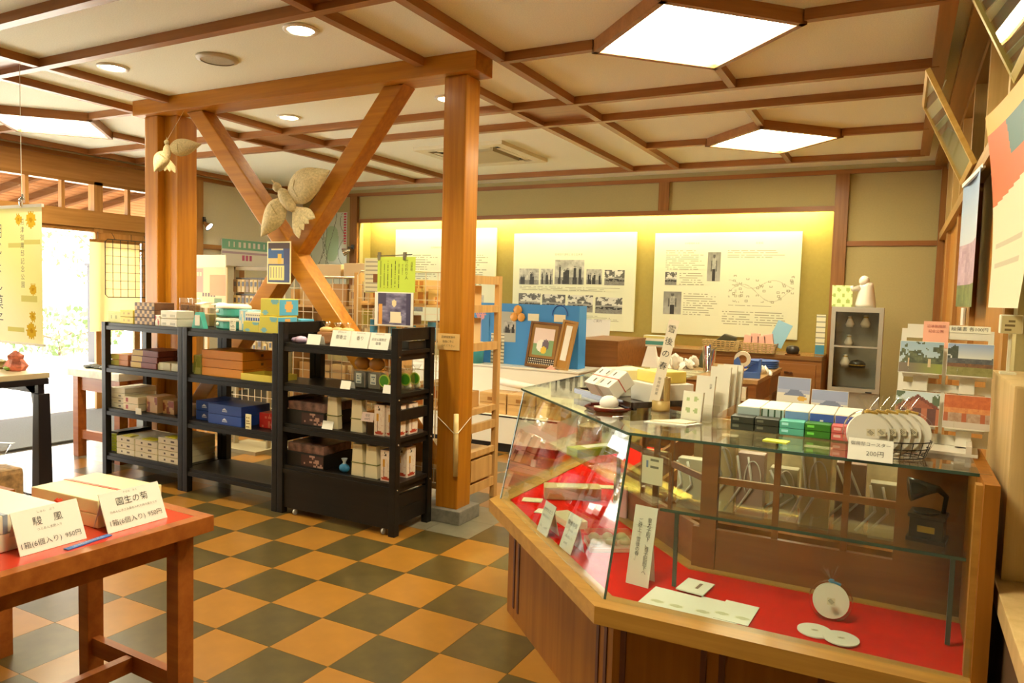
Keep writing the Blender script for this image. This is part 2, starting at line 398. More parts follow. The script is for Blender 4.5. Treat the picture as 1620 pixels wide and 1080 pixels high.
# ---- left wall: entrance with transom lights, then plaster up to the back wall
wl = struct(MB().box(XL-.1, XL, 6.42, YB+.1, 0, ZC).box(XL-.1, XL, -2.2, 1.5, 0, ZC).box(XL-.1, XL, 1.5, 6.42, 2.76, ZC).build('wall_left', wallp))
wly = wood('entrance_wood', (.34, .15, .035), (.46, .22, .06), 'y'); wlz = wood('entrance_wood_z', (.36, .16, .04), (.48, .23, .065), 'z')
wtrim(XL, XL+.05, -2, YB-.04, 2.755, 2.80, m=bat_y)
wtrim(XL-.08, XL+.03, 1.5, 6.45, 2.54, 2.755, m=wly)
wtrim(XL-.08, XL+.03, 1.5, 6.45, 2.505, 2.54, m=trim_w)
wtrim(XL-.09, XL+.05, 1.5, 6.45, 2.03, 2.215, m=wly)
wtrim(XL-.08, XL+.02, 1.5, 6.45, 1.985, 2.03, m=trim_w)
wtrim(XL-.09, XL+.06, 6.38, 6.52, 0, 2.76, m=wlz); wtrim(XL-.09, XL+.05, 1.4, 1.5, 0, 2.76, m=wlz)
wtrim(XL, XL+.03, 6.52, YB, 1.90, 1.96, m=trim_w)
wtrim(XL-.01, XL+.025, 7.10, 7.22, 0, 1.90, m=trim_z)
for y in (2.2, 2.8, 3.4, 3.83, 4.4, 4.77, 5.53, 6.0): wtrim(XL-.05, XL+.01, y-.018, y+.018, 2.215, 2.505, m=wlz)
wtrim(XL-.08, XL+.03, 5.10, 5.20, 1.98, 2.54, m=wlz)
wn_ = 0
for n, (a, b) in enumerate([(1.5, 3.4), (3.4, 5.15), (5.15, 6.38)]):
    struct(MB().box(XL-.03, XL-.024, a, b, 2.215, 2.505).build('window_%d' % (n+1), pane))
# sliding door leaves (parked) : frames with glass
for n, (a, b, x) in enumerate([(5.12, 5.78, XL-.02), (5.62, 6.36, XL-.065)]):
    d = struct(MB().box(x, x+.035, a, a+.075, 0, 1.985).box(x, x+.035, b-.075, b, 0, 1.985).box(x, x+.035, a+.075, b-.075, 1.90, 1.985).box(x, x+.035, a+.075, b-.075, 0, .16).build('door_%d' % (n+1), wlz))
    MB().box(x+.014, x+.019, a+.075, b-.075, .16, 1.90).build('door_pane', pane, d)
    MB().box(x+.002, x+.033, a+.075, b-.075, 1.80, 1.83).build('door_rail', wlz, d)
# ---- outdoors
ground = struct(MB().box(-30, XL-.1, -14, 24, -.14, -.03).build('floor_outside', plain('pale_paving', (.74, .72, .66), .9, var=.08, scale=4)))
# eave over the entrance: boards and rafters
ea = struct(MB().box(0, 2.6, -1.5, 9, .05, .09).build('ceiling_eave', wood('eave_back', (.4, .18, .09), (.48, .24, .13), 'y', rough=1, coat=0)))
slope = Matrix.Translation((XL-.1, 0, 2.78)) @ Matrix.Rotation(PI, 4, 'Z') @ Matrix.Rotation(math.radians(10), 4, 'Y')
ea.matrix_world = Matrix.Translation((XL-.1, 0, 2.80)) @ Matrix.Rotation(-math.radians(9), 4, 'Y') @ Matrix.Diagonal((-1, 1, 1, 1))
eb = wood('eave_board', (.17, .062, .022), (.22, .088, .034), 'y', rough=1, coat=0); er = wood('eave_rafter', (.085, .030, .010), (.11, .042, .014), 'x', rough=1, coat=0)
for n in range(17): MB().box(n*.15, n*.15+.14, -1.5, 9, .035, .05).build('eave_board', eb, ea)
for n in range(12): MB().box(0, 2.6, 1.2+n*.48, 1.265+n*.48, -.05, .035).build('rafter', er, ea)
leafm = [plain('leaf_a', (.09, .13, .04), .6), plain('leaf_b', (.15, .20, .07), .6), plain('leaf_c', (.25, .29, .13), .6)]
def bush(name, label, loc, rx, ry, rz, n, trunk=0, seed=1):
    rnd = random.Random(seed); t = thing(name, label, 'tree' if trunk else 'bush', loc); b = MB()
    for _ in range(n):
        while True:
            p = Vector((rnd.uniform(-1, 1), rnd.uniform(-1, 1), rnd.uniform(-1, 1)))
            if .5 < p.length < 1: break
        p = Vector((p.x*rx, p.y*ry, p.z*rz + rz*.98 + trunk)); s = rnd.uniform(.05, .10)
        M = Matrix.Translation(p) @ Euler((rnd.uniform(0, 6), rnd.uniform(0, 6), rnd.uniform(0, 6))).to_matrix().to_4x4()
        b.mat(rnd.randrange(3)).add([M @ Vector(v) for v in ((-s, 0, 0), (0, -s*.5, 0), (s, 0, 0), (0, s*.5, 0))], [(0, 1, 2, 3)])
    f = b.build('foliage', leafm, t); f['kind'] = 'stuff'
    m = MB(); H = trunk+rz
    m.tube([(0, 0, 0), (.03, .02, H*.5), (-.02, 0, H)], [.08 if trunk else .03, .06 if trunk else .025, .03 if trunk else .01], 8)
    for a in range(5): m.tube([(0, 0, H*.6), (rx*.5*math.cos(a*1.3), ry*.5*math.sin(a*1.3), H*.95)], .02, 5)
    m.build('trunk', plain('bark', (.12, .08, .05), .9), t)
for n, (x, y, rx, ry, rz, tr) in enumerate([(-14.5, 5.6, 1.0, 1.4, .45, 0), (-14.6, 8.6, .9, 1.3, .5, 0), (-14.2, 11.4, .9, 1.2, .42, 0), (-17.5, 8.2, 1.6, 1.9, 1.4, 1.2), (-18.5, 12.5, 1.8, 2.0, 1.5, 1.3), (-17.5, 4.4, 1.2, 1.4, 1.0, .9)]):
    bush('garden_bush' if not tr else 'garden_tree', ['low rounded green bush left of the doorway view', 'low rounded green bush in the middle of the doorway view', 'low green bush behind the open glass door', 'pale green tree seen through the middle of the doorway', 'pale green tree seen behind the wire grid window', 'pale green tree seen left through the doorway behind the banner'][n], (x, y, -.03), rx, ry, rz, 700 if not tr else 1100, tr, n)
t = thing('garden_post', 'dark square post standing outside the open doorway', 'post', (-13.0, 8.35, -.03))
MB().box(-.11, .11, -.11, .11, 0, 1.75).build('shaft', plain('dark_post', (.05, .045, .05), .7), t, bevel=.01)
MB().box(-.14, .14, -.14, .14, 1.75, 1.80).build('cap', plain('dark_post', (.05, .045, .05), .7), t)
# ---- posts, beam and crossed braces
def post(name, label, x0, x1, y0, y1, top, plinth=True, pil=None):
    t = thing(name, label, 'post', ((x0+x1)/2, (y0+y1)/2, 0)); w = (x1-x0)/2; d = (y1-y0)/2
    MB().box(-w, w, -d, d, .08, top).build('shaft', wp_z, t, bevel=.012)
    if pil: MB().box(pil[0]-(x0+x1)/2, pil[1]-(x0+x1)/2, pil[2]-(y0+y1)/2, pil[3]-(y0+y1)/2, .08, top).build('side_pilaster', wp_z, t, bevel=.008)
    xr = (pil[1]-(x0+x1)/2) if pil else w; yb = max(d, pil[3]-(y0+y1)/2) if pil else d
    MB().box(-w-.04, xr+.045, -d-.04, yb+.045, 0, .085).build('plinth', stone, t, bevel=.008)
    return t
post('timber_post', 'square orange timber post with a pasted note and hanging bamboo', -2.525, -2.365, 3.82, 3.98, ZC-.115)
post('timber_post', 'paired timber post at the left end of the crossed braces', -5.325, -5.17, 3.82, 3.99, ZC-.115, pil=(-5.165, -5.02, 3.88, 4.06))
t = thing('ceiling_beam', 'long orange timber beam joining the two posts under the ceiling', 'beam', (-3.84, 3.87, ZC))
MB().box(-1.56, 1.565, -.10, .10, -.115, 0).build('beam', wp_x, t, bevel=.008)
YX = 3.90
wp_d = [wood('brace_wood_%d' % q, (.36, .125, .006), (.50, .20, .012), 'x') for q in range(2)]
for q in range(2): [n_ for n_ in wp_d[q].node_tree.nodes if n_.type == 'MAPPING'][0].inputs['Rotation'].default_value = (0, math.radians(-49 if q == 0 else 49) * -1, 0)
def brace(label, p, q, y):
    t = thing('diagonal_brace', label, 'brace', (p[0], y, p[1]))
    dx, dz = q[0]-p[0], q[1]-p[1]; hw = .125/2*math.hypot(dx, dz)/abs(dz)
    MB().prism([(-hw, 0), (hw, 0), (dx+hw, dz), (dx-hw, dz)], -.065, .065, Matrix.Rotation(PI/2, 4, 'X')).build('timber', wp_d[dx > 0], t, bevel=.008)
    return t
brace('timber brace running from upper left down to the right post', (-4.78, 2.734), (-2.62, .34), 3.905)
brace('timber brace running from upper right down to the left post', (-2.93, 2.734), (-4.93, .33), 3.912)
# ---- woven birds
straw = plain('woven_straw', (.62, .50, .27), .7, var=.22, scale=70, bump=.5)
def leaf(b, p, q, w, bulge=.03, n=10, th=.008, a=.85):
    p = Vector(p); q = Vector(q); d = q-p; L = d.length; d.normalize(); side = Vector((0, 1, 0)).cross(d).normalized()
    vs = []; fs = []
    for lay in (0, 1):
        for i in range(n+1):
            t = i/n; hw = w/2*math.sin(PI*min(1, t**a))+.002
            for s in (-1, -.5, 0, .5, 1):
                vs.append(p + d*L*t + side*hw*s + Vector((0, -1, 0))*(bulge*(1-s*s)*math.sin(PI*t) - th*lay))
    N = (n+1)*5
    for i in range(n):
        for k in range(4):
            o = i*5+k; fs.append((o, o+1, o+6, o+5)); fs.append((N+o+5, N+o+6, N+o+1, N+o))
        fs.append((i*5, i*5+5, N+i*5+5, N+i*5)); fs.append((i*5+4, N+i*5+4, N+i*5+9, i*5+9))
    b.add(vs, fs)
def bird(label, loc, roty, rotz=0, s=1.0, wings=(-22, 189)):
    t = thing('woven_bird', label, 'ornament', loc, (0, roty, rotz)); t.scale = (s, s, s)
    b = MB(); b.ball((0, -.03, 0), (.055, .04, .11), 14); b.ball((-.005, -.035, .13), (.035, .03, .04), 10); b.tube([(0, -.035, .16), (-.005, -.04, .205)], [.014, .002], 6)
    b.build('body', straw, t, smooth=True)
    def pol(r_, deg): return (r_*math.cos(math.radians(deg)), r_*math.sin(math.radians(deg)))
    for (deg, L_, w_, o_) in ((wings[0], .46, .24, .02), (wings[1], .36, .20, .0)):
        e = pol(L_, deg); p0 = pol(.02, deg); b = MB(); leaf(b, (p0[0], -.03, p0[1]+.03), (e[0], -.045, e[1]+.03), w_, .05, 12, .008, .72); wg = b.build('wing', straw, t, smooth=True)
        b = MB(); n_ = Vector((-math.sin(math.radians(deg)), 0, math.cos(math.radians(deg)))); d_ = Vector((math.cos(math.radians(deg)), 0, math.sin(math.radians(deg))))
        for i in range(4):
            c_ = d_*(L_*(.30+.14*i))+Vector((0, -.083+.006*i, .03)); b.tube([c_-n_*w_*.25+Vector((0, .018, 0)), c_, c_+d_*.02+n_*w_*.25+Vector((0, .018, 0))], .003, 4)
        b.build('wing_veins', plain('straw_dark', (.40, .30, .12), .8), wg)
    b = MB()
    for a_ in (-20, -7, 7, 20): e = pol(.30-.03*(abs(a_) < 10), 270+a_); leaf(b, (0, -.02, -.05), (e[0], -.03, e[1]), .075, .01, 10, .006, 1.8)
    b.build('forked_tail', straw, t, smooth=True)
    return t
bird('woven straw bird with spread wings fixed where the braces cross', (-3.76, 3.80, 2.03), math.radians(-43), 0, .95)
t = bird('woven straw bird hanging by a string from the left end of the beam', (-4.79, 3.62, 2.39), 0, math.radians(45), .52, (14, 243))
bpy.context.view_layer.update(); MB().tube([(0, -.035, .16), t.matrix_world.inverted() @ Vector((-4.84, 3.80, 2.735))], .003, 5).build('hanging_string', cream, t)
# ================================================================== BLACK SHELF UNITS
YF, YK = 3.39, 3.77
def shelf_unit(label, x0, x1, top, levels, high_sides=0, box=None, mids=()):
    t = thing('display_shelf', label, 'shelf', ((x0+x1)/2, (YF+YK)/2, 0)); w = (x1-x0)/2; d = (YK-YF)/2; L = .045
    for sx in (-1, 1):
        for sy in (-1, 1):
            cx, cy = sx*(w-L/2), sy*(d-L/2)
            MB().box(cx-L/2, cx+L/2, cy-L/2, cy+L/2, 0, top).build('leg', black, t, bevel=.003)
    for z in levels:
        s = MB().box(-w+.005, w-.005, -d+.012, d-.012, z-.022, z).build('shelf_board', black, t)
        MB().box(-w+L, w-L, -d+.004, -d+.026, z-.05, z-.022).box(-w+L, w-L, d-.026, d-.004, z-.05, z-.022).build('shelf_rail', black, t)
        for sx in (-1, 1):
            MB().box(sx*(w-.03)-.012, sx*(w-.03)+.012, -d+L, d-L, z-.06, z-.022).build('side_rail', black, t)
            for sy in (-1, 1):
                MB().ball((sx*(w+.001), sy*(d-L/2), z-.035), .006, 8).build('bolt', chrome, t)
    for sx in (-1, 1):
        for (a, b) in mids:
            MB().box(sx*(w-.025)-.012, sx*(w-.025)+.012, -d+L, d-L, a, b).build('side_slat', black, t)
    if box:
        MB().box(-w+L, w-L, -d+.010, -d+.030, .04, box).build('plinth_panel', black, t, bevel=.004)
        for sx in (-1, 1): MB().box(sx*(w-.025)-.01, sx*(w-.025)+.01, -d+L, d-L, .06, box-.03).build('end_panel', black, t)
        for x in (-w*.72, w*.78): MB().lathe([(0, 0), (.018, .002), (.018, .014), (0, .016)], 12, M=Matrix.Translation((x, -d+.02, .02)) @ Matrix.Rotation(PI/2, 4, 'Y')).build('caster', plain('caster_grey', (.4, .38, .34), .5), t)
    return t
Z_R = (1.085, .835, .575, .31); Z_M = (1.135, .82, .50, .165)
shelf_unit('black slatted display shelf at right with closed bottom box', -3.445, -2.52, 1.215, Z_R, box=.265, mids=((1.14, 1.213), (.67, .735), (.13, .155)))
shelf_unit('black display shelf in the middle with an empty bottom board', -4.335, -3.45, 1.14, Z_M)
shelf_unit('black display shelf at left beside the entrance table', -5.225, -4.34, 1.14, Z_M)
# ---- boxed goods
RN = random.Random(3)
def bcol(name, rgb): return plain(name, C8(*rgb), .42)
POSW = {1: ['only'], 2: ['lower', 'upper'], 3: ['lowest', 'middle', 'topmost'], 4: ['lowest', 'second lowest', 'third', 'topmost'], 5: ['lowest', 'second lowest', 'middle', 'fourth', 'topmost']}
def carton(name, label, cat, x0, x1, y0, y1, z0, z1, mat, fn=None, nx=12, ny=6, group=None, rz=0, top=None, band=None, side=None, letter=None):
    t = thing(name, label, cat, ((x0+x1)/2, (y0+y1)/2, z0), (0, 0, rz), group); w = (x1-x0)/2; d = (y1-y0)/2; h = z1-z0
    MB().box(-w, w, -d, d, 0, h).build('body', mat, t, bevel=min(.004, h*.12))
    if fn: sheet('front_print', 2*w*.96, h*.9, nx, ny, fn, t, (0, -d-.0006, h*.05))
    if side: sheet('side_print', 2*d*.96, h*.9, nx, ny, side, t, (w+.0006, 0, h*.05), (0, 0, PI/2))
    if top: MB().box(-w*.55, w*.55, -d*.6, d*.6, h, h+.0012).build('top_label', top, t)
    if letter: text(letter[0], letter[1], t, (0, -d-.0016, h*.5), letter[2])
    if band:
        MB().box(-w-.001, w+.001, -.006, .006, -.0, h+.0015).build('ribbon', band, t)
    return t
def spots(base, ink_, seed=1, n=5, r=.12):
    rr = random.Random(seed); P = [(rr.random(), rr.random(), r*(.5+rr.random())) for _ in range(n)]
    return lambda u, v: ink_ if any((u-a)**2+((v-b)*.6)**2 < q*q for a, b, q in P) else base
def half(a, b, cut=.5): return lambda u, v: a if u < cut else b
def midbar(base, ink_, u0=.25, u1=.75, v0=.35, v1=.65):
    return lambda u, v: ink_ if u0 < u < u1 and v0 < v < v1 and (int(u*40) % 3) else base
S = []
cr = bcol('box_cream', (236, 226, 190)); yl = bcol('box_yellow', (226, 205, 80)); ylg = bcol('box_limeyellow', (205, 205, 110)); org = bcol('box_orange', (222, 140, 18))
mar = bcol('box_maroon', (120, 42, 24)); blu = bcol('box_blue', (36, 72, 158)); teal = bcol('tin_teal', (82, 178, 165)); wht = bcol('box_white', (238, 232, 215)); grn = bcol('box_green', (120, 150, 60)); dgry = bcol('box_darkgrey', (62, 60, 48)); peach = bcol('box_peach', (228, 160, 110)); gold = bcol('box_gold', (196, 160, 60)); blk = bcol('box_black', (26, 24, 22)); redm = bcol('pack_red', (200, 36, 26)); pinkm = bcol('pink_paper', (232, 178, 160))
z = Z_M[0]
carton('sweets_box', 'pale green box at the left end of the left shelf top', 'box', -5.21, -5.06, 3.43, 3.62, z, z+.085, ylg, midbar((214, 212, 130), (160, 160, 80)))
for k2 in range(2): carton('sweets_box', '%s yellow box on the left shelf top beside checked tins' % POSW[2][k2], 'box', -5.05, -4.90, 3.42, 3.6, z+k2*.05, z+k2*.05+.048, yl, midbar((232, 212, 96), (180, 150, 50)))
chk = lambda u, v: (88, 58, 36) if (int(u*8)+int(v*2)) % 2 else (196, 160, 110)
def tin(label, x, y, zz, r, h, m, fn=None, name='cookie_tin', cat='tin'):
    t = thing(name, label, cat, (x, y, zz)); MB().lathe([(0, 0), (r, 0), (r, h*.72), (r+.003, h*.72), (r+.003, h*.97), (r-.004, h), (0, h)], 28).build('can', m, t, smooth=False)
    MB().lathe([(r+.0035, h*.73), (r+.0042, h*.76), (r+.0042, h*.9), (r+.0035, h*.94)], 28).build('lid_band', plain('tin_lid', (.62, .52, .36), .3, .6), t, smooth=True)
    return t
for k2 in range(3):
    c = carton('checked_tin', '%s brown checked tin in the stack on left shelf top' % POSW[3][k2], 'tin', -4.885, -4.665, 3.42, 3.58, z+k2*.054, z+k2*.054+.052, bcol('tin_brown', (110, 72, 46)), chk, 16, 4)
for k2, x in enumerate((-4.64, -4.545)):
    t = thing('sweets_bag', '%s cellophane bag of brown sweets standing behind white boxes' % ['left', 'right'][k2], 'bag', (x, 3.66, z), 0)
    MB().box(-.042, .042, -.025, .025, 0, .20).build('film', film, t, bevel=.006)
    MB().box(-.036, .036, -.02, .02, .004, .15).build('sweets', plain('brown_sweets', (.28, .14, .06), .5, var=.5, scale=60), t, bevel=.008)
for k2 in range(2): carton('sweets_box', '%s white box with silver edge on left shelf top' % POSW[2][k2], 'box', -4.60, -4.43, 3.42, 3.56, z+k2*.056, z+k2*.056+.054, wht, midbar((240, 236, 222), (190, 186, 170), .1, .9, .2, .5))
carton('sweets_box', 'small white box beside the checked tins on left shelf top', 'box', -4.66, -4.605, 3.42, 3.5, z, z+.075, wht, spots((240, 236, 222), (196, 80, 80), 2, 4, .15))
# left shelf, second board
z = Z_M[1]
for k2 in range(2): carton('gift_box', '%s yellow and peach gift box at left end of second board' % POSW[2][k2], 'box', -5.20, -4.99, 3.44, 3.64, z+k2*.042, z+k2*.042+.04, peach, half((214, 206, 110), (230, 160, 112)))
for k2 in range(3): carton('gift_box', '%s gold and maroon gift box on the second board of left shelf' % POSW[3][k2], 'box', -4.95+.01*k2, -4.66+.01*k2, 3.43, 3.68, z+k2*.044, z+k2*.044+.042, mar, half((206, 172, 70), (126, 44, 24), .45), side=half((110, 40, 20), (90, 30, 16)))
for k2 in range(2): carton('gift_box', '%s white flat box at the right of second board on left shelf' % ['left', 'right'][k2], 'box', -4.68+k2*.165, -4.525+k2*.165, 3.44, 3.56, z, z+.055, cr, half((240, 236, 200), (226, 222, 186)))
# third board
z = Z_M[2]
for k2 in range(4): carton('rice_cake_box', '%s white box with grey characters in stack of four' % POSW[4][k2], 'box', -5.205, -5.03, 3.44, 3.70, z+k2*.038, z+k2*.038+.036, wht, midbar((238, 232, 212), (120, 110, 100), .3, .75, .3, .7) if k2 < 3 else None)
for k2 in range(2): carton('rice_cake_box', '%s cream box with red seal beside the stack of four' % POSW[2][k2], 'box', -5.02, -4.85, 3.42, 3.62, z+k2*.052, z+k2*.052+.05, cr, midbar((236, 214, 176), (176, 60, 44), .2, .6, .2, .8))
for k2 in range(3): carton('snack_bag', 'brown snack pack %s on the third board of left shelf' % ['left of centre', 'in the middle', 'beside the shelf leg'][k2], 'bag', -4.80+k2*.14, -4.68+k2*.14, 3.45+.03*k2, 3.6, z, z+.12-.02*k2, bcol('snack_tan', (206, 160, 108)), spots((214, 172, 120), (150, 70, 40), 4+k2, 6, .14))
carton('price_card', 'small white price card on edge of the third left board', 'card', -4.83, -4.77, 3.385, 3.39, z-.01, z+.035, wht)
# fourth board
z = Z_M[3]
for k2 in range(6): carton('slim_booklet', 'lime green slim pack in the dark sleeve, %s from bottom' % ['first', 'second', 'third', 'fourth', 'fifth', 'sixth'][k2], 'booklet', -5.205, -5.135, 3.44, 3.66, z+.004+k2*.022, z+.004+k2*.022+.018, bcol('lime', (196, 214, 50)))
t = thing('display_sleeve', 'dark grey open sleeve box at left end of the bottom board', 'box', (-5.165, 3.56, z)); MB().box(-.05, .05, -.115, .15, .14, .152).box(.036, .05, -.12, .15, 0, .152).box(-.05, .05, .14, .15, 0, .14).build('sleeve', dgry, t)
for s_, (xa, xb, n, nm) in enumerate([(-5.10, -4.895, 3, 'left'), (-4.885, -4.64, 3, 'middle'), (-4.63, -4.40, 4, 'right')]):
    for k2 in range(n):
        c = carton('dried_fish_box', '%s white box in the %s stack on the bottom left board' % (POSW[n][k2], nm), 'box', xa, xb, 3.42, 3.72, z+k2*.045, z+k2*.045+.043, cr, midbar((232, 220, 190), (96, 80, 66), .25, .75, .3, .72))
    carton('price_tag', 'yellow price tag on top of the %s white stack' % nm, 'tag', xa+.06, xb-.06, 3.43, 3.5, z+n*.045+.0005, z+n*.045+.006, bcol('tag_yellow', (226, 214, 30)))
# middle unit, top board
z = Z_M[0]
t = thing('cookie_pouch', 'teal triangular pouch in front on the middle shelf top', 'pouch', (-4.235, 3.45, z)); MB().prism([(-.06, 0), (.06, 0), (.02, .11), (-.02, .11)], -.02, .02, Matrix.Rotation(PI/2, 4, 'X')).build('pouch', teal, t); MB().box(-.02, .025, -.024, -.021, .02, .09).build('label', wht, t)
for k2 in range(2):
    t = thing('cake_tin', '%s oval teal tin with cream lid on middle shelf' % POSW[2][k2], 'tin', (-4.02, 3.55, z+k2*.088)); M = Matrix.Diagonal((1.5, .95, 1, 1))
    MB().lathe([(0, 0), (.085, 0), (.092, .01), (.092, .062), (.088, .066), (0, .066)], 28, M=M).build('tin_body', teal, t, smooth=False)
    MB().lathe([(.094, .056), (.096, .06), (.092, .075), (.07, .086), (0, .087)], 28, M=M).build('tin_lid', plain('lid_cream', (.80, .72, .54), .5), t, smooth=True)
    MB().ball((-.06, -.085, .036), (.014, .006, .014), 10).build('seal', wht, t, smooth=True)
carton('price_card', 'tall white price card leaning beside the teal tins', 'card', -3.90, -3.845, 3.41, 3.413, z, z+.085, wht, lines_fn((240, 236, 214), (120, 110, 90), 5, seed=4), 8, 15)
carton('sweets_box', 'pale blue patterned box right of the teal tins', 'box', -3.87, -3.79, 3.46, 3.60, z, z+.14, bcol('box_skyblue', (150, 196, 210)), spots((150, 198, 214), (232, 222, 190), 8, 8, .12))
lem = lambda u, v: (120, 180, 190) if ((u-.25)**2+(v-.15)**2 < .03 or (u-.8)**2+(v-.9)**2 < .04) else (208, 200, 70)
ban = lambda u, v: (226, 168, 96) if ((u-.5)/.2)**2+((v-.55)/.4)**2 < 1 else (88, 170, 205)
for (xa, xb, ya, z0, z1, l) in [(-3.63, -3.47, 3.41, 0, .11, 'lower yellow and blue box at right end of middle shelf top'), (-3.63, -3.47, 3.42, .112, .222, 'upper yellow and blue box at right end of middle shelf top'), (-3.785, -3.64, 3.42, 0, .07, 'yellow box under the blue striped pack on middle shelf'), (-3.72, -3.635, 3.56, .07, .20, 'cream and yellow box behind the blue striped pack')]:
    carton('banana_cake_box', l, 'box', xa, xb, ya, ya+.17, z+z0, z+z1, yl if z0 < .15 else yl, lem, 14, 10, side=ban)
carton('sweets_box', 'small white pack with blue stripes on the yellow box', 'box', -3.78, -3.645, 3.43, 3.53, z+.071, z+.13, wht, lambda u, v: (60, 90, 170) if v < .42 and int(u*24) % 4 else ((120, 110, 100) if .6 < v < .8 and int(u*24) % 3 else (236, 230, 210)), 24, 8)
carton('banana_cake_box', 'flat blue box sticking out over the right shelf', 'box', -3.62, -3.455, 3.60, 3.72, z, z+.09, bcol('box_skyblue2', (88, 170, 205)), ban)
# middle, second board
z = Z_M[1]
carton('tea_bag', 'pale green tea pack at the left of the second middle board', 'bag', -4.285, -4.215, 3.44, 3.6, z, z+.13, bcol('tea_green', (196, 200, 110)), spots((204, 206, 120), (150, 160, 70), 5, 4, .2))
for k2 in range(3): carton('cake_box', '%s orange cake box in the stack on the middle shelf' % POSW[3][k2], 'box', -4.19, -3.80, 3.43, 3.70, z+k2*.059, z+k2*.059+.057, org, midbar((226, 146, 22), (110, 60, 10), .42, .58, .4, .6), side=midbar((206, 124, 14), (100, 54, 10), .3, .7, .4, .6))
t = thing('sample_tray', 'shallow yellow rimmed sample tray at right of second middle board', 'tray', (-3.655, 3.52, z)); MB().box(-.15, .15, -.10, .10, 0, .012).build('base', yl, t); MB().box(-.15, .15, -.10, -.094, .012, .042).box(-.15, .15, .094, .10, .012, .042).box(-.15, -.144, -.094, .094, .012, .042).box(.144, .15, -.094, .094, .012, .042).build('rim', yl, t)
MB().box(-.02, .12, -.02, .08, .013, .02).build('paper', wht, t)
t = thing('card_stand', 'clear upright stand behind the yellow sample tray', 'stand', (-3.66, 3.66, z)); MB().box(-.09, -.06, -.003, .003, 0, .22).box(.04, .07, -.003, .003, 0, .22).build('upright', cr, t); MB().box(-.1, .1, -.04, .04, 0, .006).build('foot', acrylic, t)
# middle, third board
z = Z_M[2]
for k2, (xa, xb, ya, c) in enumerate([(-4.285, -4.12, 3.46, 0), (-4.115, -3.80, 3.42, 0)]):
    for q in range(2):
        t = carton('pie_box', '%s %s dark blue box with white mountain mark' % (POSW[2][q], ['small', 'large'][k2]), 'box', xa, xb, ya, ya+.25, z+q*.068, z+q*.068+.066, blu)
        sheet('mountain_mark', .05, .026, 14, 7, lambda u, v: (220, 226, 240) if (v > .45 and abs(u-.5) < (1-v)*.9 and v < .95) or (v < .25 and int(u*14) % 3) else (40, 76, 160), t, (-.0, -.1257, .02))
carton('sweets_pack', 'bright red pack lying behind the yellow slip on middle shelf', 'bag', -3.72, -3.60, 3.50, 3.66, z, z+.10, redm, spots((204, 40, 30), (226, 120, 90), 6, 4, .1))
carton('price_slip', 'cream slip leaning in front of the red pack', 'card', -3.745, -3.695, 3.405, 3.41, z, z+.10, cr, lines_fn((236, 226, 176), (150, 130, 80), 6, seed=3), 8, 12)
t = thing('sweets_pack', 'tall red and pink gusset pack tied at the top', 'bag', (-3.53, 3.50, z))
MB().prism([(-.055, -.03), (.055, -.03), (.055, .03), (-.055, .03)], 0, .14, inset=[(-.05, -.02), (.05, -.02), (.05, .02), (-.05, .02)]).build('pouch', bcol('pack_pink', (214, 130, 120)), t, bevel=.004)
MB().ball((0, -.005, .175), (.042, .022, .042), 14).build('red_ball_top', redm, t, smooth=True); sheet('print', .09, .10, 9, 10, lambda u, v: (130, 60, 30) if (u-.5)**2+(v-.6)**2 < .05 else ((240, 236, 220) if v < .3 and abs(u-.5) < .3 else (214, 120, 112)), t, (0, -.0315, .015), (math.radians(-4), 0, 0))
# right unit, top board
z = Z_R[0]
def tent_sign(name, label, x, y, zz, w, h, lines, rz=0, lean=16, cat='sign', m=None, tx=ink, mb=None):
    t = thing(name, label, cat, (x, y, zz), (0, 0, rz))
    L = math.radians(-lean); R = Euler((L, 0, 0))
    c = MB().box(-w/2, w/2, 0, .0025, 0, h).build('card', m or white, t, rot=R)
    for (s_, size, px_, pz, mat_) in lines: text(s_, size, c, (px_, -.0012, pz), mat_ or tx)
    MB().box(-w/2*.9, w/2*.9, 0, .002, 0, h*.8).build('back_leg', m or white, t, (0, h*.62*math.sin(-L)+.045, 0), (math.radians(lean*.9), 0, 0))
    return t, c
for k2, (x, rz) in enumerate(((-3.20, .1), (-3.11, -.15), (-3.03, .2))):
    t = thing('wrapped_manju_bag', 'paper topped bag of buns, %s on the right shelf top' % ['first from left', 'second from left', 'third from left'][k2], 'bag', (x, 3.56, z), rz)
    MB().box(-.05, .05, -.035, .035, 0, .075).build('sack', bcol('sack_brown', (150, 104, 66)), t, bevel=.015); MB().ball((0, 0, .085), (.052, .03, .022), 12).build('paper_top', bcol('kraft', (206, 166, 106)), t, smooth=True)
    MB().lathe([(.008, .10), (.02, .125), (.028, .135)], 9).build('film_tuft', film, t, smooth=True)
t = thing('violet_pouch', 'small violet crumpled pouch at left of right shelf top', 'pouch', (-3.31, 3.45, z)); MB().ball((0, 0, .022), (.05, .03, .024), 10).ball((-.05, .01, .018), (.04, .025, .018), 9).build('pouch', bcol('violet', (186, 160, 190)), t, smooth=True)
tent_sign('price_card', 'plain white card in front of the wrapped bun bags', -3.185, 3.42, z, .105, .065, [])
for k2, (x, s_) in enumerate([(-2.965, [('御香立', .028)]), (-2.82, [('香り', .028)]), (-2.68, [('記念公園限定', .018), ('御香', .02)])]):
    tent_sign('name_card', ['white name card reading three bold characters, left of three', 'white name card with two characters, middle of three', 'white name card with two text lines, right of three'][k2], x, 3.41, z, .15, .10, [(a, b, 0, .058-.024*q, None) for q, (a, b) in enumerate(s_)] + [('御用邸記念公園', .009, 0, .09, inkg)])
t = thing('black_tray', 'black tray of paper packets behind the name cards', 'tray', (-2.65, 3.63, z)); MB().box(-.10, .10, -.09, .09, 0, .05).build('tray', blk, t, bevel=.004)
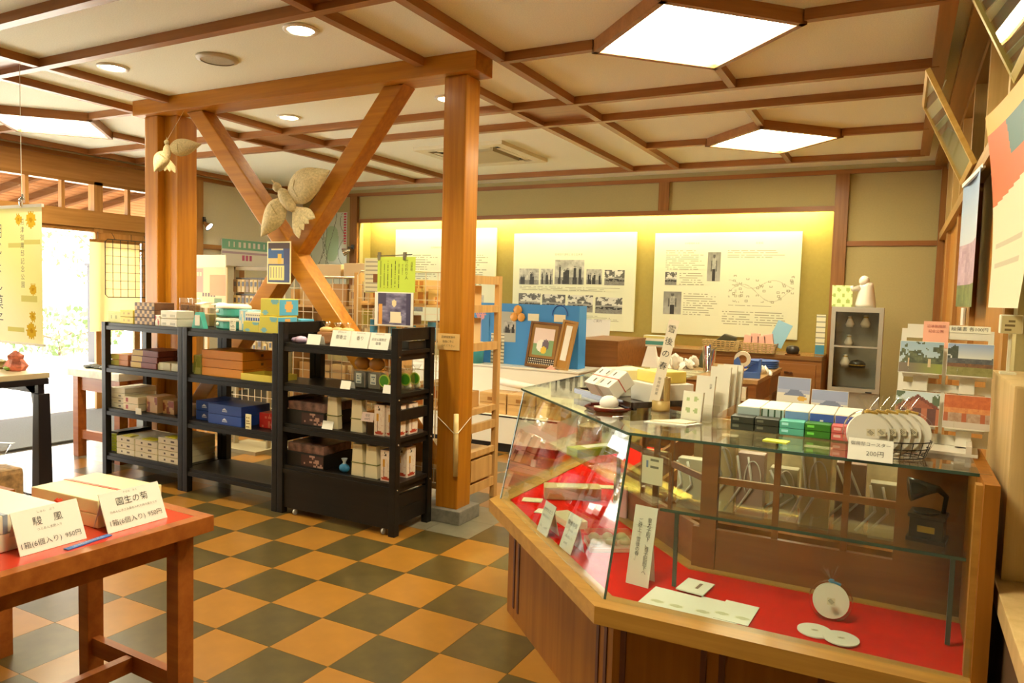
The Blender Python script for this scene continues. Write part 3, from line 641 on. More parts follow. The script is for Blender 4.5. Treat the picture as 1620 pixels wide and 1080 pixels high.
for k2 in range(4): MB().box(-.09, .09, -.004, .004, .03, .075).build('paper_packet', [cr, yl, wht, gold][k2], t, (0, -.06+k2*.035, 0), (math.radians(-28), 0, .05*k2))
carton('sweets_box', 'small orange box at the far right of right shelf top', 'box', -2.60, -2.57, 3.66, 3.72, z, z+.04, org)
# right unit, second board
z = Z_R[1]
for k2, x in enumerate((-2.875, -2.765)):
    t = thing('charcoal_bag', '%s clear bag with orange top and pale label' % ['left', 'right'][k2], 'bag', (x, 3.52, z))
    MB().box(-.05, .05, -.035, .035, 0, .115).build('clear_pouch', film, t, bevel=.008); MB().box(-.044, .044, -.028, .028, .004, .10).build('contents', bcol('pouch_grey', (128, 124, 112)), t, bevel=.008)
    MB().ball((0, 0, .15), (.058, .035, .04), 12).build('orange_top', bcol('orange_wrap', (216, 156, 80)), t, smooth=True)
    sheet('label', .042, .062, 6, 9, lines_fn((222, 226, 214), (110, 130, 140), 4, .1, 5), t, (0, -.0365, .03))
lime = lambda u, v: (226, 214, 90) if (u-.5)**2+(v-.62)**2 < .012 else ((92, 170, 40) if (u-.5)**2+(v-.5)**2 < .20 else (226, 230, 200))
k2 = 0
for (x, y) in [(-2.645, 3.46), (-2.595, 3.60), (-2.585, 3.68), (-2.645, 3.56), (-2.70, 3.62)]:
    t = thing('lime_candy_pack', 'clear pack with round lime green label, %s' % ['front left one', 'third towards the back', 'rearmost of the row', 'second towards the back', 'behind the charcoal bags'][k2], 'bag', (x, y, z)); k2 += 1
    MB().box(-.040, .040, -.022, .022, 0, .125).build('clear_pouch', film, t, bevel=.008); MB().lathe([(.010, .12), (.018, .135), (.03, .15)], 10).build('film_tuft', film, t, smooth=True)
    b = MB().lathe([(0, 0), (.038, 0), (.038, .003), (0, .003)], 20, M=Matrix.Translation((0, -.0235, .066)) @ Matrix.Rotation(PI/2, 4, 'X')).build('round_label', bcol('lime_rim', (180, 206, 70)), t)
    MB().lathe([(0, .003), (.031, .003), (.031, .0038), (0, .0038)], 20, M=Matrix.Translation((0, -.0235, .066)) @ Matrix.Rotation(PI/2, 4, 'X')).build('label_centre', bcol('lime_green', (72, 150, 30)), t)
    MB().ball((0, 0, .025), (.028, .016, .022), 10).build('candies', bcol('candy', (222, 220, 180)), t, smooth=True)
for k2, (x, w) in enumerate(((-2.91, .075), (-2.60, .06))): tent_sign('price_card', ['small white price card before the charcoal bags', 'small white price card before the lime packs'][k2], x, 3.40, z, w, .05, [])
# right unit, third and fourth board
def folded_fan_pack(label, x, zz, h=.195):
    t = thing('tapered_gift_pack', label, 'gift pack', (x, 3.46, zz)); MB().prism([(-.046, 0), (.046, 0), (.034, h), (-.036, h)], -.02, .02, Matrix.Rotation(PI/2, 4, 'X')).build('wrapper', cr, t, bevel=.003)
    MB().box(-.046, .046, -.0225, .0225, h*.40, h*.43).build('green_cord', bcol('cord_green', (120, 124, 60)), t)
    text('ご', .014, t, (-.01, -.0235, h*.88), inkg); return t
def lant(u, v):
    if v < .11 and ((u-.5)/.42)**2+((v-.045)/.06)**2 < 1: return (190, 66, 34)
    if ((u-.32)/.13)**2+((v-.60)/.15)**2 < 1: return (206, 148, 40) if abs(v-.6) < .12 else (150, 96, 30)
    if abs(u-.32) < .035 and .1 < v < .46: return (120, 70, 40)
    if abs(u-.45) < .09 and v > .84 and fbm(u*20, v*40, 2) > .5: return (70, 56, 50)
    return mixc((240, 224, 204), (214, 176, 150), max(0, (fbm(u*9, v*16, 6)-.5)*2))
for (z, nm, A) in ((Z_R[2], 'third', [(-3.04, 'left'), (-2.85, 'right')]), (Z_R[3], 'bottom', [(-2.84, 'left'), (-2.735, 'right')])):
    t = thing('lacquer_gift_case', 'black gift case with flower printed lid on the %s right board' % nm, 'gift box', (-3.245, 3.56, z))
    MB().box(-.155, .155, -.135, .135, 0, .09).build('case', blk, t, bevel=.004); MB().box(-.15, .15, -.13, .13, .09, .145).build('printed_lid', plain('flower_print', (.20, .11, .09), .35, var=.7, scale=22), t, bevel=.006)
    sheet('end_print', .18, .07, 16, 6, spots((70, 40, 36), (190, 150, 130), 9, 7, .1), t, (.06, -.1362, .01))
    for x, s_ in A: folded_fan_pack('cream tapered pack tied with green cord, %s one on %s right board' % (s_, nm), x, z)
for k2, (x, y, z) in enumerate([(-2.672, 3.43, Z_R[2]), (-2.592, 3.44, Z_R[2]), (-2.59, 3.56, Z_R[2]), (-2.62, 3.43, Z_R[3]), (-2.60, 3.56, Z_R[3])]):
    t = carton('lantern_candy_box', 'upright lantern printed box, %s' % ['left front of the third right board', 'right front of the third right board', 'rear of the third right board', 'front of the bottom right board', 'rear of the bottom right board'][k2], 'box', x-.038, x+.038, y, y+.09, z, z+.185, bcol('box_pinkcream', (236, 214, 196)), lant, 14, 26, side=lant)
pc, _ = tent_sign('price_card', 'red bordered price card clipped above the third right board', -2.765, 3.43, Z_R[2]+.075, .09, .055, [('限定', .018, 0, .035, None), ('600円', .016, 0, .015, None)], m=bcol('card_pinkish', (236, 214, 206)))
MB().box(-.004, .004, 0, .004, -.075, .0).build('post', wire, pc)
tent_sign('price_card', 'small white price card before the black gift case', -3.055, 3.41, Z_R[2], .085, .05, [])
t = thing('blue_pouch', 'small sky blue drawstring pouch on the bottom right board', 'pouch', (-2.965, 3.47, Z_R[3])); MB().ball((0, 0, .026), (.038, .025, .028), 12).build('pouch', bcol('pouch_blue', (70, 150, 206)), t, smooth=True); MB().lathe([(.012, .05), (.008, .062), (.02, .085)], 10).build('neck', bcol('pouch_pale', (196, 206, 214)), t, smooth=True)
# ================================================================== GLASS SHOWCASE
ZB, ZT = .50, 1.0
P1, P2, P3 = (-1.562, 2.90), (-.756, 2.098), (.20, 2.11)          # glass feet on the wooden base
Q1, Q2, Q3 = (-1.504, 2.994), (-.741, 2.243), (.20, 2.242)         # glass top corners
YE = 4.45                                                          # far end of the left arm
t = case = thing('glass_showcase', 'corner glass showcase on a brown wooden base with red felt floor', 'showcase', (0, 0, 0))
base_out = [(-1.50, YE), (-1.50, 2.875), (-.742, 2.15), (.235, 2.15), (.235, 2.53), (-.58, 2.53), (-1.06, 3.02), (-1.06, YE)]
MB().prism(base_out, .0, ZB-.055).build('base', casew, t)
def offs(p, q, d):
    a = Vector(q)-Vector(p); a.normalize(); n = Vector((a.y, -a.x)); return Vector(p)+n*d, Vector(q)+n*d
# base trim moulding, following the three faces
tr_out = [(-1.60, YE), (-1.60, 2.862), (-.765, 2.035), (.235, 2.05), (.235, 2.56), (-.565, 2.56), (-1.03, 3.03), (-1.03, YE)]
tr_in = [(-1.52, YE), (-1.52, 2.91), (-.745, 2.135), (.215, 2.135), (.215, 2.50), (-.60, 2.50), (-1.09, 2.99), (-1.09, YE)]
n = len(tr_out); b = MB(); vs = [(*p, ZB-.055) for p in tr_out]+[(*p, ZB) for p in tr_out]+[(*p, ZB) for p in tr_in]+[(*p, ZB-.055) for p in tr_in]
fs = []
for i in range(n-1):
    j = i+1
    for r in range(3): fs.append((r*n+i, r*n+j, (r+1)*n+j, (r+1)*n+i))
    fs.append((3*n+i, 3*n+j, j, i))
b.add(vs, fs); b.build('base_moulding', casetrim, t)
MB().prism(tr_in, ZB-.05, ZB-.004).build('felt_floor', redfelt, t)
# fielded panels and grooves on the base faces
grv = plain('groove_dark', (.11, .028, .01), .6)
for (p, q, us) in [((-1.50, 2.875), (-.742, 2.15), (.085, .14, .90, .955)), ((-.742, 2.15), (.235, 2.15), (.035, .29, .345, .62, .675, .95))]:
    A, B = Vector((*p, 0)), Vector((*q, 0)); d = (B-A).normalized(); nn = Vector((d.y, -d.x, 0))
    for u in us:
        c = A.lerp(B, u)+nn*.001
        MB().bar(c+Vector((0, 0, .05)), c+Vector((0, 0, ZB-.065)), .018, .006, up=nn).build('groove', grv, t)
# glass panes
def pane_quad(a, b_, c, d, th=.006):
    a, b_, c, d = map(Vector, (a, b_, c, d)); n_ = (b_-a).cross(d-a).normalized()*th
    return MB().add([a, b_, c, d, a+n_, b_+n_, c+n_, d+n_], [(0,1,2,3),(7,6,5,4),(0,4,5,1),(1,5,6,2),(2,6,7,3),(3,7,4,0)])
pane_quad((*P1, ZB), (*P2, ZB), (*Q2, ZT-.008), (*Q1, ZT-.008)).build('glass_pane', glass, t)
pane_quad((*P2, ZB), (*P3, ZB), (*Q3, ZT-.008), (*Q2, ZT-.008)).build('glass_pane', glass, t)
pane_quad((P1[0], YE, ZB), (*P1, ZB), (*Q1, ZT-.008), (Q1[0], YE, ZT-.008)).build('glass_pane', glass, t)
top_poly = [(Q1[0]-.012, YE), (Q1[0]-.012, Q1[1]-.008), (Q2[0]-.006, Q2[1]-.012), (.232, Q3[1]-.012), (.232, 2.60), (-.56, 2.60), (-1.02, 3.06), (-1.02, YE)]
MB().prism(top_poly, ZT-.008, ZT).build('glass_top', glass, t)
b = MB()
for i in range(3): b.bar((*top_poly[i], ZT-.004), (*top_poly[i+1], ZT-.004), .004, .0085)
b.bar((*P2, ZB), (*Q2, ZT-.008), .006, .006); b.bar((*P1, ZB), (*Q1, ZT-.008), .005, .005)
b.build('glass_edge', gedge, t)
# right end cheek, back lattice doors and inner shelf
MB().box(.205, .238, 2.10, 2.62, ZB, ZT).build('end_cheek', casew, t)
MB().box(.190, .205, 2.13, 2.165, ZB, ZT-.01).build('cheek_strip', casetrim, t)
lat = wood('lattice_wood', (.20, .07, .016), (.28, .11, .026), 'x')
MB().box(-.60, .205, 2.535, 2.555, ZB, .64).build('back_kick', lat, t)
MB().box(.02, .205, 2.535, 2.555, .64, ZT-.01).build('back_panel', lat, t)
for x in (-.74, -.54, -.33, -.12): MB().box(x-.010, x+.010, 2.538, 2.552, .64, ZT-.01).build('lattice_bar', lat, t)
MB().box(-.555, .02, 2.537, 2.553, .80, .822).build('lattice_rail', lat, t); MB().box(-.575, -.52, 2.53, 2.56, ZB, ZT-.01).build('lattice_post', lat, t)
MB().bar((-.57, 2.545, .57), (-1.05, 3.03, .57), .02, .14).build('back_kick', lat, t)
for q in (.0, .33, .66, 1.0): MB().bar((-.57-.48*q, 2.545+.485*q, .64), (-.57-.48*q, 2.545+.485*q, ZT-.01), .02, .014).build('lattice_bar', lat, t)
MB().bar((-.57, 2.545, .811), (-1.05, 3.03, .811), .014, .022).build('lattice_rail', lat, t)
MB().box(-1.07, -1.05, 3.03, YE, ZB, .64).build('back_kick', lat, t)
MB().prism([(-.655, 2.31), (.195, 2.31), (.195, 2.52), (-.58, 2.52)], .742, .75).build('inner_shelf', glass, t)
MB().prism([(-1.40, 4.4), (-1.40, 3.05), (-.69, 2.345), (-.60, 2.52), (-1.08, 3.0), (-1.08, 4.4)], .742, .75).build('inner_shelf', glass, t)
MB().bar((-.655, 2.308, .746), (.195, 2.308, .746), .004, .009).build('shelf_edge', gedge, t)
for x in (-.60, .165): MB().box(x-.006, x+.006, 2.31, 2.322, ZB, .742).build('shelf_support', plain('support_dark', (.06, .07, .05), .3), t)
# ---- goods behind the lattice: stock shelf seen through the back
t = thing('stock_shelf', 'low wooden stock shelf behind the lattice back of the showcase', 'shelf', (-.35, 2.95, 0))
MB().box(-.40, .56, -.20, .20, .58, .60).box(-.40, .56, -.20, .20, .05, .07).box(-.40, -.38, -.2, .2, .07, .58).box(.54, .56, -.2, .2, .07, .58).build('frame', casew, t)
MB().box(-.40, .56, .18, .20, .60, .93).build('back_board', plain('stock_back', (.62, .54, .32), .8, var=.3, scale=14), t)
rr = random.Random(5)
for k2 in range(7):
    x = -.70+k2*.115
    t = thing('paper_carrier_bag', 'standing carrier bag seen through the lattice, %s from the left' % ['first', 'second', 'third', 'fourth', 'fifth', 'sixth', 'seventh'][k2], 'bag', (x, 2.90+.04*(k2 % 2), .60))
    h = .20+.05*((k2*2) % 3)
    MB().box(-.05, .05, -.03, .03, 0, h).build('bag', [bcol('bag_grey', (206, 200, 172)), bcol('bag_cream', (230, 216, 168)), bcol('bag_mauve', (176, 148, 132))][k2 % 3], t, bevel=.004)
    b = MB()
    for s_ in (-.02, .02):
        pts = [(s_-.03, -.033, h*.95), (s_-.01+.03*(k2 % 2), -.036, h*.5), (s_-.07, -.034, .02)]
        b.tube(pts, .005, 6)
    if k2 in (1, 2, 3, 4): b.tube([(.03*math.cos(a)+.01, -.04, h*.6+.075*math.sin(a)) for a in [q*.3 for q in range(14)]], .0025, 5)
    b.build('white_cord', plain('cord_white', (.85, .83, .76), .4), t, smooth=True)
# ---- things inside the showcase
z = ZB-.003
def card(name, label, cat, loc, w, h, rz, lean, lines, m=None, back=True, th=.0025):
    t = thing(name, label, cat, loc, (0, 0, rz)); c = MB().box(-w/2, w/2, 0, th, 0, h).build('card', m or white, t, rot=(math.radians(-lean), 0, 0))
    for L in lines:
        s_, size, px_, pz = L[:4]; text(s_, size, c, (px_, -.0012, pz), L[4] if len(L) > 4 else ink, *(L[5:] if len(L) > 5 else ()))
    if back: MB().box(-w*.4, w*.4, 0, .002, 0, h*.75).build('back_leg', m or white, t, (0, h*.7*math.sin(math.radians(lean))+.03, 0), (math.radians(lean*.7), 0, 0))
    return t
A45 = math.radians(-42)
card('price_sign', 'left white price sign at the glass corner of the showcase', 'sign', (-1.192, 2.555, z), .10, .125, A45, 18, [('かりんとう', .017, 0, .095), ('素朴な味のお菓子です', .0075, 0, .07, inkg), ('1箱', .011, -.025, .03, inkg), ('600円', .011, .02, .03, inkg)])
card('price_sign', 'right white price sign beside the clear sweets pack', 'sign', (-1.04, 2.435, z), .10, .135, A45, 18, [('雪後の春', .020, 0, .10), ('沼津銘菓', .009, 0, .075, inkg), ('1箱(6個入り)', .012, 0, .05), ('600円', .012, -.01, .025)])
card('tall_notice', 'tall white notice with two columns of vertical black writing', 'sign', (-.708, 2.262, z), .080, .255, math.radians(-8), 12, [('皇太子殿下、雅子妃殿下へ', .0165, .018, .128, ink, True, .92), ('ご献上『雪後の春』', .0165, -.014, .145, ink, True, .92)])
def clear_pack(label, loc, rz, w, d, h):
    t = thing('clear_sweets_pack', label, 'box', loc, (0, 0, rz)); MB().box(-w, w, -d, d, 0, h*.45).build('tray', bcol('tray_pink', (226, 206, 180)), t, bevel=.003)
    for i in range(3):
        for j in range(2): MB().ball((-w*.62+i*w*.62, -d*.45+j*d*.9, h*.55), (w*.26, d*.36, h*.34), 10).build('bun', bcol('bun_pale', (206, 204, 160)), t, smooth=True)
    MB().box(-w*1.01, w*1.01, -d*1.01, d*1.01, h*.45, h).build('clear_lid', film, t, bevel=.003)
    MB().box(-w*.9, w*.9, -d*1.02, -d*1.015, h*.3, h*.36).build('edge_line', white, t)
clear_pack('clear lidded box of pale buns behind the price sign', (-.915, 2.565, z), math.radians(32), .085, .065, .05)
carton('wafer_box', 'cream flat box between the two price signs', 'box', -1.24, -1.07, 2.70, 2.78, z, z+.03, cr, rz=math.radians(-38))
carton('wafer_box', 'beige long box with bow lying at the left of the showcase', 'box', -1.43, -1.17, 3.06, 3.16, z, z+.055, bcol('box_beige', (206, 178, 126)), rz=math.radians(28), top=cr)
for k2, (x, y, rz) in enumerate([(-1.43, 2.96, .3), (-1.40, 3.20, .5), (-1.33, 3.30, .2), (-1.22, 3.37, .4), (-1.30, 2.83, .1)]):
    carton('small_card', 'small printed card on the red felt, %s' % ['nearest the left glass corner', 'beside the beige long box', 'behind the beige long box', 'farthest back', 'by the diamond tray'][k2], 'card', x-.045, x+.045, y-.03, y+.03, z, z+.004, [cr, wht, wht, cr, wht][k2], rz=rz)
carton('pink_slip', 'upright pink slip pack in the showcase near the glass corner', 'card', -1.02, -.97, 2.93, 2.94, z, z+.14, bcol('slip_pink', (236, 196, 200)), rz=math.radians(-20))
carton('green_sweet_bar', 'long lime green bar pack with white label on the inner shelf', 'pack', -1.265, -.985, 2.93, 3.01, .7505, .785, bcol('bar_green', (176, 180, 50)), rz=math.radians(58), top=wht)
t = thing('clear_canister', 'clear canister of biscuits on the inner glass shelf', 'canister', (-1.27, 3.22, .7505)); MB().lathe([(0, 0), (.06, 0), (.06, .10), (.05, .115), (0, .115)], 18).build('canister', film, t, smooth=True); MB().lathe([(0, .004), (.053, .004), (.053, .07), (0, .085)], 14).build('biscuits', plain('biscuit', (.44, .32, .17), .7, var=.4, scale=60), t)
t = thing('silver_wrapped_pack', 'clear wrapped pack with white card hanging on the inner shelf', 'pack', (-.74, 2.53, .7505)); t.rotation_euler = (0, 0, math.radians(-15))
MB().box(-.055, .055, -.02, .02, 0, .14).build('wrap', film, t, bevel=.012); sheet('label', .085, .10, 10, 12, lambda u, v: (110, 130, 170) if (u-.25)**2+(v-.7)**2 < .01 else ((120, 116, 96) if .5 < v < .9 and int(v*24) % 3 == 0 and .35 < u < .85 else (218, 212, 182)), t, (0.0, -.021, .02))
# flat leaflets
for k2, (x, y, w, d, rz) in enumerate([(-.575, 2.205, .165, .15, -.08), (-.435, 2.20, .14, .16, -.05), (-.382, 2.215, .10, .15, -.05)]):
    t = thing('art_leaflet', 'flat white leaflet with flower print, %s' % ['left of three', 'middle of three', 'right of three'][k2], 'leaflet', (x, y, z+.0015*k2), (0, 0, rz)); MB().box(-w/2, w/2, -d/2, d/2, 0, .0014).build('paper', white, t)
    for q in range(2):
        me = sheet('flower_print', .045, .022, 12, 6, lambda u, v: (150, 150, 70) if ((u-.5)/.45)**2+((v-.5)/.45)**2 < 1 and (int(u*12)+int(v*6)) % 2 else (226, 222, 200), t, (-.035+.06*q, -.045, .0017), (-PI/2, 0, 0))
t = thing('gift_envelope', 'small white gift envelope lying across the leaflets', 'envelope', (-.535, 2.335, z+.006), (0, 0, -.12)); MB().box(-.045, .045, -.055, .055, 0, .004).build('envelope', white, t); sheet('knot_print', .02, .05, 4, 10, lambda u, v: (120, 90, 70) if abs(u-.5) < .2 else (226, 222, 206), t, (0.01, -.02, .0046), (-PI/2, 0, 0))
coast = plain('coaster_paper', (.78, .75, .66), .7)
def coaster(label, loc, rot, r=.047, name='paper_coaster', grp=None):
    t = thing(name, label, 'coaster', loc, rot); MB().lathe([(0, 0), (r, 0), (r, .0035), (0, .0035)], 32).build('disc', coast, t)
    sheet('crest_print', .02, .014, 8, 6, lambda u, v: (90, 86, 70) if ((u-.5)/.4)**2+((v-.5)/.4)**2 < 1 and (int(u*8)+int(v*6)) % 2 else (214, 206, 178), t, (0, -.007, .0038), (-PI/2, 0, 0)); return t
coaster('left of two flat white round paper coasters on red felt', (-.165, 2.212, z+.0005), (0, 0, 0)); coaster('right of two flat white round coasters, overlapping the other', (-.095, 2.190, z+.0042), (0, 0, .1))
def coaster_pack(label, loc, rz, lean, ribbon, r=.05, th=.02):
    t = thing('coaster_pack', label, 'coaster pack', loc, (0, 0, rz)); M = Matrix.Translation((0, 0, r+.004)) @ Matrix.Rotation(math.radians(90-lean), 4, 'X')
    MB().lathe([(0, -th/2), (r, -th/2), (r, th/2), (0, th/2)], 30, M=M).build('discs', coast, t)
    b = MB(); b.lathe([(r*1.14, -th*.7), (r*1.22, 0), (r*1.14, th*.7)], 24, M=M).build('clear_bag', film, t, smooth=True)
    T_ = M @ Vector((0, r*1.12, 0)); b = MB()
    for a in range(7):
        e = T_ + Vector((.035*math.cos(a*.45+.3), .01*math.sin(a), .03+.006*(a % 3))); b.add([T_, T_+Vector((.006, .004, .002)), e, e+Vector((.006, 0, .006))], [(0, 1, 3, 2)])
    b.build('bag_tuft', film, t); MB().ball(T_, (.010, .008, .006), 8).tube([T_, T_+Vector((.025, -.01, -.004))], .004, 5).build('ribbon', ribbon, t)
    sheet('crest_print', .022, .02, 8, 8, lambda u, v: (100, 96, 84) if (u-.5)**2+(v-.5)**2 < .12 and (int(u*8)+int(v*8)) % 2 else (214, 206, 178), t, (0, -.021-th/2-.01*0, r+.002), (math.radians(-lean), 0, 0))
    return t
coaster_pack('bagged white coasters with blue ribbon standing on the red felt', (-.135, 2.33, z), .1, 14, bcol('ribbon_blue', (60, 140, 190)))
# gramophone miniature
t = thing('miniature_gramophone', 'dark miniature gramophone with horn on the inner shelf', 'gramophone', (.105, 2.43, .7505), (0, 0, -.15)); gm = plain('gramo_wood', (.045, .025, .014), .35)
MB().box(-.05, .05, -.045, .045, 0, .012).box(-.043, .043, -.04, .04, .012, .07).box(-.048, .048, -.043, .043, .07, .08).build('cabinet', gm, t, bevel=.002)
MB().tube([(.035, .02, .08), (.04, .02, .13), (.02, .01, .15), (-.01, -.005, .15), (-.05, -.02, .145)], [.006, .007, .010, .02, .036], 14).build('horn', plain('horn_black', (.02, .02, .018), .2, .4), t, smooth=True)
MB().lathe([(0, .081), (.034, .081), (.034, .085), (0, .085)], 20, (-.005, 0, 0)).build('record', blk, t); MB().box(-.022, .022, -.0415, -.040, .03, .048).build('brass_plate', plain('brass', (.55, .38, .07), .35, .7), t)
# ================================================================== THINGS ON THE SHOWCASE TOP
z = ZT
t = thing('lacquer_dish', 'small dark red lacquer dish holding a white bun', 'dish', (-.965, 2.645, z), (0, 0, .5)); lac = plain('red_lacquer', (.12, .016, .010), .18, coat=.6)
MB().prism([(.085*math.cos(a*PI/4), .085*math.sin(a*PI/4)) for a in range(8)], 0, .006, inset=[(.09*math.cos(a*PI/4), .09*math.sin(a*PI/4)) for a in range(8)]).build('plate', lac, t)
MB().tube([(.09*math.cos(a*PI/4), .09*math.sin(a*PI/4), .010) for a in range(8)], .005, 6, True).build('rim', lac, t)
MB().box(-.045, .045, -.04, .04, .0065, .009).build('paper_doily', wht, t, rot=(0, 0, .3))
t = thing('white_bun', 'round white steamed bun on the lacquer dish', 'bun', (-.965, 2.645, z+.0095)); MB().lathe([(0, 0), (.030, 0), (.037, .010), (.036, .022), (.027, .036), (.012, .043), (0, .044)], 24).build('bun', plain('bun_white', (.82, .79, .72), .6), t, smooth=True)
t = thing('lacquer_tray', 'dark lacquer tray carrying wrapped gift boxes', 'tray', (-.955, 2.90, z), (0, 0, math.radians(-38))); lk = plain('dark_lacquer', (.030, .012, .008), .15, coat=.5)
MB().box(-.22, .22, -.15, .15, .012, .02).build('tray_floor', lk, t); MB().box(-.20, .20, -.13, -.115, 0, .012).box(-.20, .20, .115, .13, 0, .012).build('feet', lk, t)
for a in ((-.22, .22, -.155, -.145), (-.22, .22, .145, .155), (-.225, -.215, -.15, .15), (.215, .225, -.15, .15)): MB().box(*a, .015, .035).build('rim', lk, t)
wrapm = plain('wrap_white', (.80, .77, .68), .45); pinkc = bcol('cord_pink', (206, 100, 84))
R28 = math.radians(-38)
def gift(label, x, y, z0, w, d, h, m, tilt=None, cord=True, rz=R28):
    t = thing('wrapped_gift_box', label, 'gift box', (x, y, z0), tilt or (0, 0, rz)); MB().box(-w, w, -d, d, 0, h).build('box', m, t, bevel=.004)
    if cord:
        MB().box(-w-.001, w+.001, -.002, .002, -.0, h+.001).build('pink_cord', pinkc, t); MB().box(-.012, .012, -d-.001, d+.001, 0, h+.0006).build('paper_band', bcol('band_grey', (196, 190, 176)), t)
        for q in range(6): MB().box(-.004, .004, -.010, .010, h, h+.001).build('mark', inkg, t, (-w*.7+q*w*.28, (-.5 if q % 2 else .5)*d, .0004))
    return t
gift('white gift box at the bottom back of the lacquer tray', -1.02, 2.965, z+.0205, .075, .08, .055, wrapm, cord=False)
gift('white gift box at the bottom right of the lacquer tray', -.825, 2.865, z+.0205, .085, .09, .075, wrapm, cord=False)
gift('cream gift box stacked on the bottom back box', -1.00, 2.96, z+.076, .075, .075, .055, bcol('gift_cream', (240, 228, 178)), cord=False)
gift('yellow sided gift box on top of the right box', -.835, 2.885, z+.096, .07, .07, .045, bcol('gift_yellow', (236, 214, 110)), cord=False)
gift('white wrapped gift box with pink cord leaning forward on the tray', -1.0, 2.775, z+.062, .095, .052, .062, wrapm, tilt=Euler((math.radians(36), 0, R28)))
# bamboo stand and tall name board
bam = plain('bamboo', (.55, .38, .13), .4, var=.15, scale=12)
t = thing('bamboo_stand', 'cut bamboo cylinder stand holding the tall name board', 'stand', (-.79, 2.735, z)); MB().lathe([(.0, 0), (.035, 0), (.036, .01), (.035, .04), (.03, .042), (.03, .01), (0, .01)], 24).build('cut_section', bam, t, smooth=True)
MB().prism([(.034*math.cos(a), .034*math.sin(a)) for a in [-.9+q*.3 for q in range(9)]]+[(.027*math.cos(a), .027*math.sin(a)) for a in [1.5-q*.3 for q in range(9)]], .03, .13).build('back_stave', bam, t)
t = thing('name_board', 'tall leaning white name board with vertical brush writing', 'sign', (-.815, 2.715, z+.012), (math.radians(-6), math.radians(11), math.radians(12)))
MB().box(-.0195, .0195, 0, .004, 0, .345).build('board', bcol('board_ivory', (240, 228, 208)), t); text('雪後の春', .032, t, (-.001, -.0012, .235), ink, True, 1.5); text('御用邸銘菓', .012, t, (.0, -.0012, .085), inkg, True, 1.2)
for k2, (x, y, h, w, rz) in enumerate([(-.635, 2.575, .105, .075, -.18), (-.615, 2.665, .155, .07, -.12), (-.58, 2.74, .185, .075, -.10), (-.565, 2.775, .19, .075, -.10), (-.55, 2.81, .19, .075, -.10)]):
    t = thing('booklet', 'upright pale booklet in the row, %s' % ['short front one with leaf print', 'second with small title', 'third and tall', 'fourth and tall', 'rearmost'][k2], 'booklet', (x, y, z), (0, 0, rz))
    c = MB().box(-w/2, w/2, 0, .012, 0, h).build('cover', bcol('booklet_pale', (226, 222, 206)), t, rot=(math.radians(-10), 0, 0))
    if k2 == 0: sheet('leaf_print', w*.9, h*.9, 12, 16, lambda u, v: (170, 186, 130) if any((u-a)**2+((v-b_)*1.3)**2 < .014 for a, b_ in ((.25, .75), (.7, .78), (.3, .35), (.72, .35))) else (228, 226, 204), c, (0, -.0006, h*.05))
    elif k2 == 1: text('沼津', .010, c, (.02, -.0012, h*.75), inkg, True)
t = thing('booklet_rack', 'clear acrylic rack holding the upright booklets', 'rack', (-.60, 2.70, z), (0, 0, -.12)); MB().box(-.055, .055, -.15, .15, 0, .004).build('foot_plate', acrylic, t)
for y in (-.11, -.03, .05): MB().box(-.05, .05, y, y+.003, .004, .05).build('divider', acrylic, t)
t = thing('flat_envelope', 'flat white paper envelope lying on the showcase top', 'envelope', (-.675, 2.495, z), (0, 0, .35)); MB().prism([(-.10, -.02), (.04, -.06), (.10, -.01), (.05, .05), (-.06, .03)], 0, .004).build('envelope', white, t); MB().prism([(-.08, -.015), (.04, -.045), (.08, 0), (.03, .04)], .004, .009).build('flap_sheet', bcol('sheet_cream', (226, 216, 186)), t)
# tray of little incense boxes
t = thing('acrylic_tray', 'clear acrylic tray holding rows of incense boxes', 'tray', (-.32, 2.60, z), (0, 0, math.radians(-1))); b = MB().box(-.20, .205, -.125, .16, 0, .003).box(-.20, -.197, -.125, .16, .003, .05).box(.202, .205, -.125, .16, .003, .05).box(-.197, .202, .157, .16, .003, .075).build('tray', acrylic, t)
COLS = [('dark green', (48, 50, 36)), ('dark olive', (52, 52, 38)), ('teal', (96, 190, 168)), ('leaf green', (60, 130, 34)), ('salmon pink', (222, 110, 104))]
for c_, (nm, rgb) in enumerate(COLS):
    for q in range(2):
        x = -.478+c_*.077; fn = (lambda rgb: lambda u, v: tuple(min(255, int(k_*1.5+40)) for k_ in rgb) if .08 < u < .35 and .3 < v < .75 else rgb)(rgb)
        carton('incense_box', '%s %s incense box in the front row of the tray' % (POSW[2][q], nm), 'box', x, x+.0745, 2.482, 2.545, z+.0035+q*.0225, z+.0035+q*.0225+.022, bcol('inc_'+nm, rgb), fn, 14, 5)
PIC = [lambda u, v: (60, 90, 60) if v < .6 else (170, 190, 190), lambda u, v: (50, 80, 50) if (v < .5 or int(u*14) % 4 == 0) else (180, 196, 196), lambda u, v: (120, 150, 200) if v > .3 else (186, 150, 170), lambda u, v: (236, 236, 240) if abs(u-.5) < (.75-v)*.5 and v > .2 else (70, 100, 190), lambda u, v: (220, 220, 236) if v < .25 else (80, 104, 190)]
for c_ in range(5):
    x = -.470+c_*.076
    carton('incense_box', 'white topped picture incense box in the back row, %s' % ['first from left', 'second from left', 'third from left', 'fourth from left', 'fifth from left'][c_], 'box', x, x+.074, 2.548, 2.75, z+.0035, z+.075, wht, PIC[c_], 14, 7)
carton('neon_tag', 'neon yellow price tag lying in front of the incense tray', 'tag', -.352, -.280, 2.345, 2.39, z, z+.003, plain('neon', (.68, .78, .02), .5), rz=-.12)
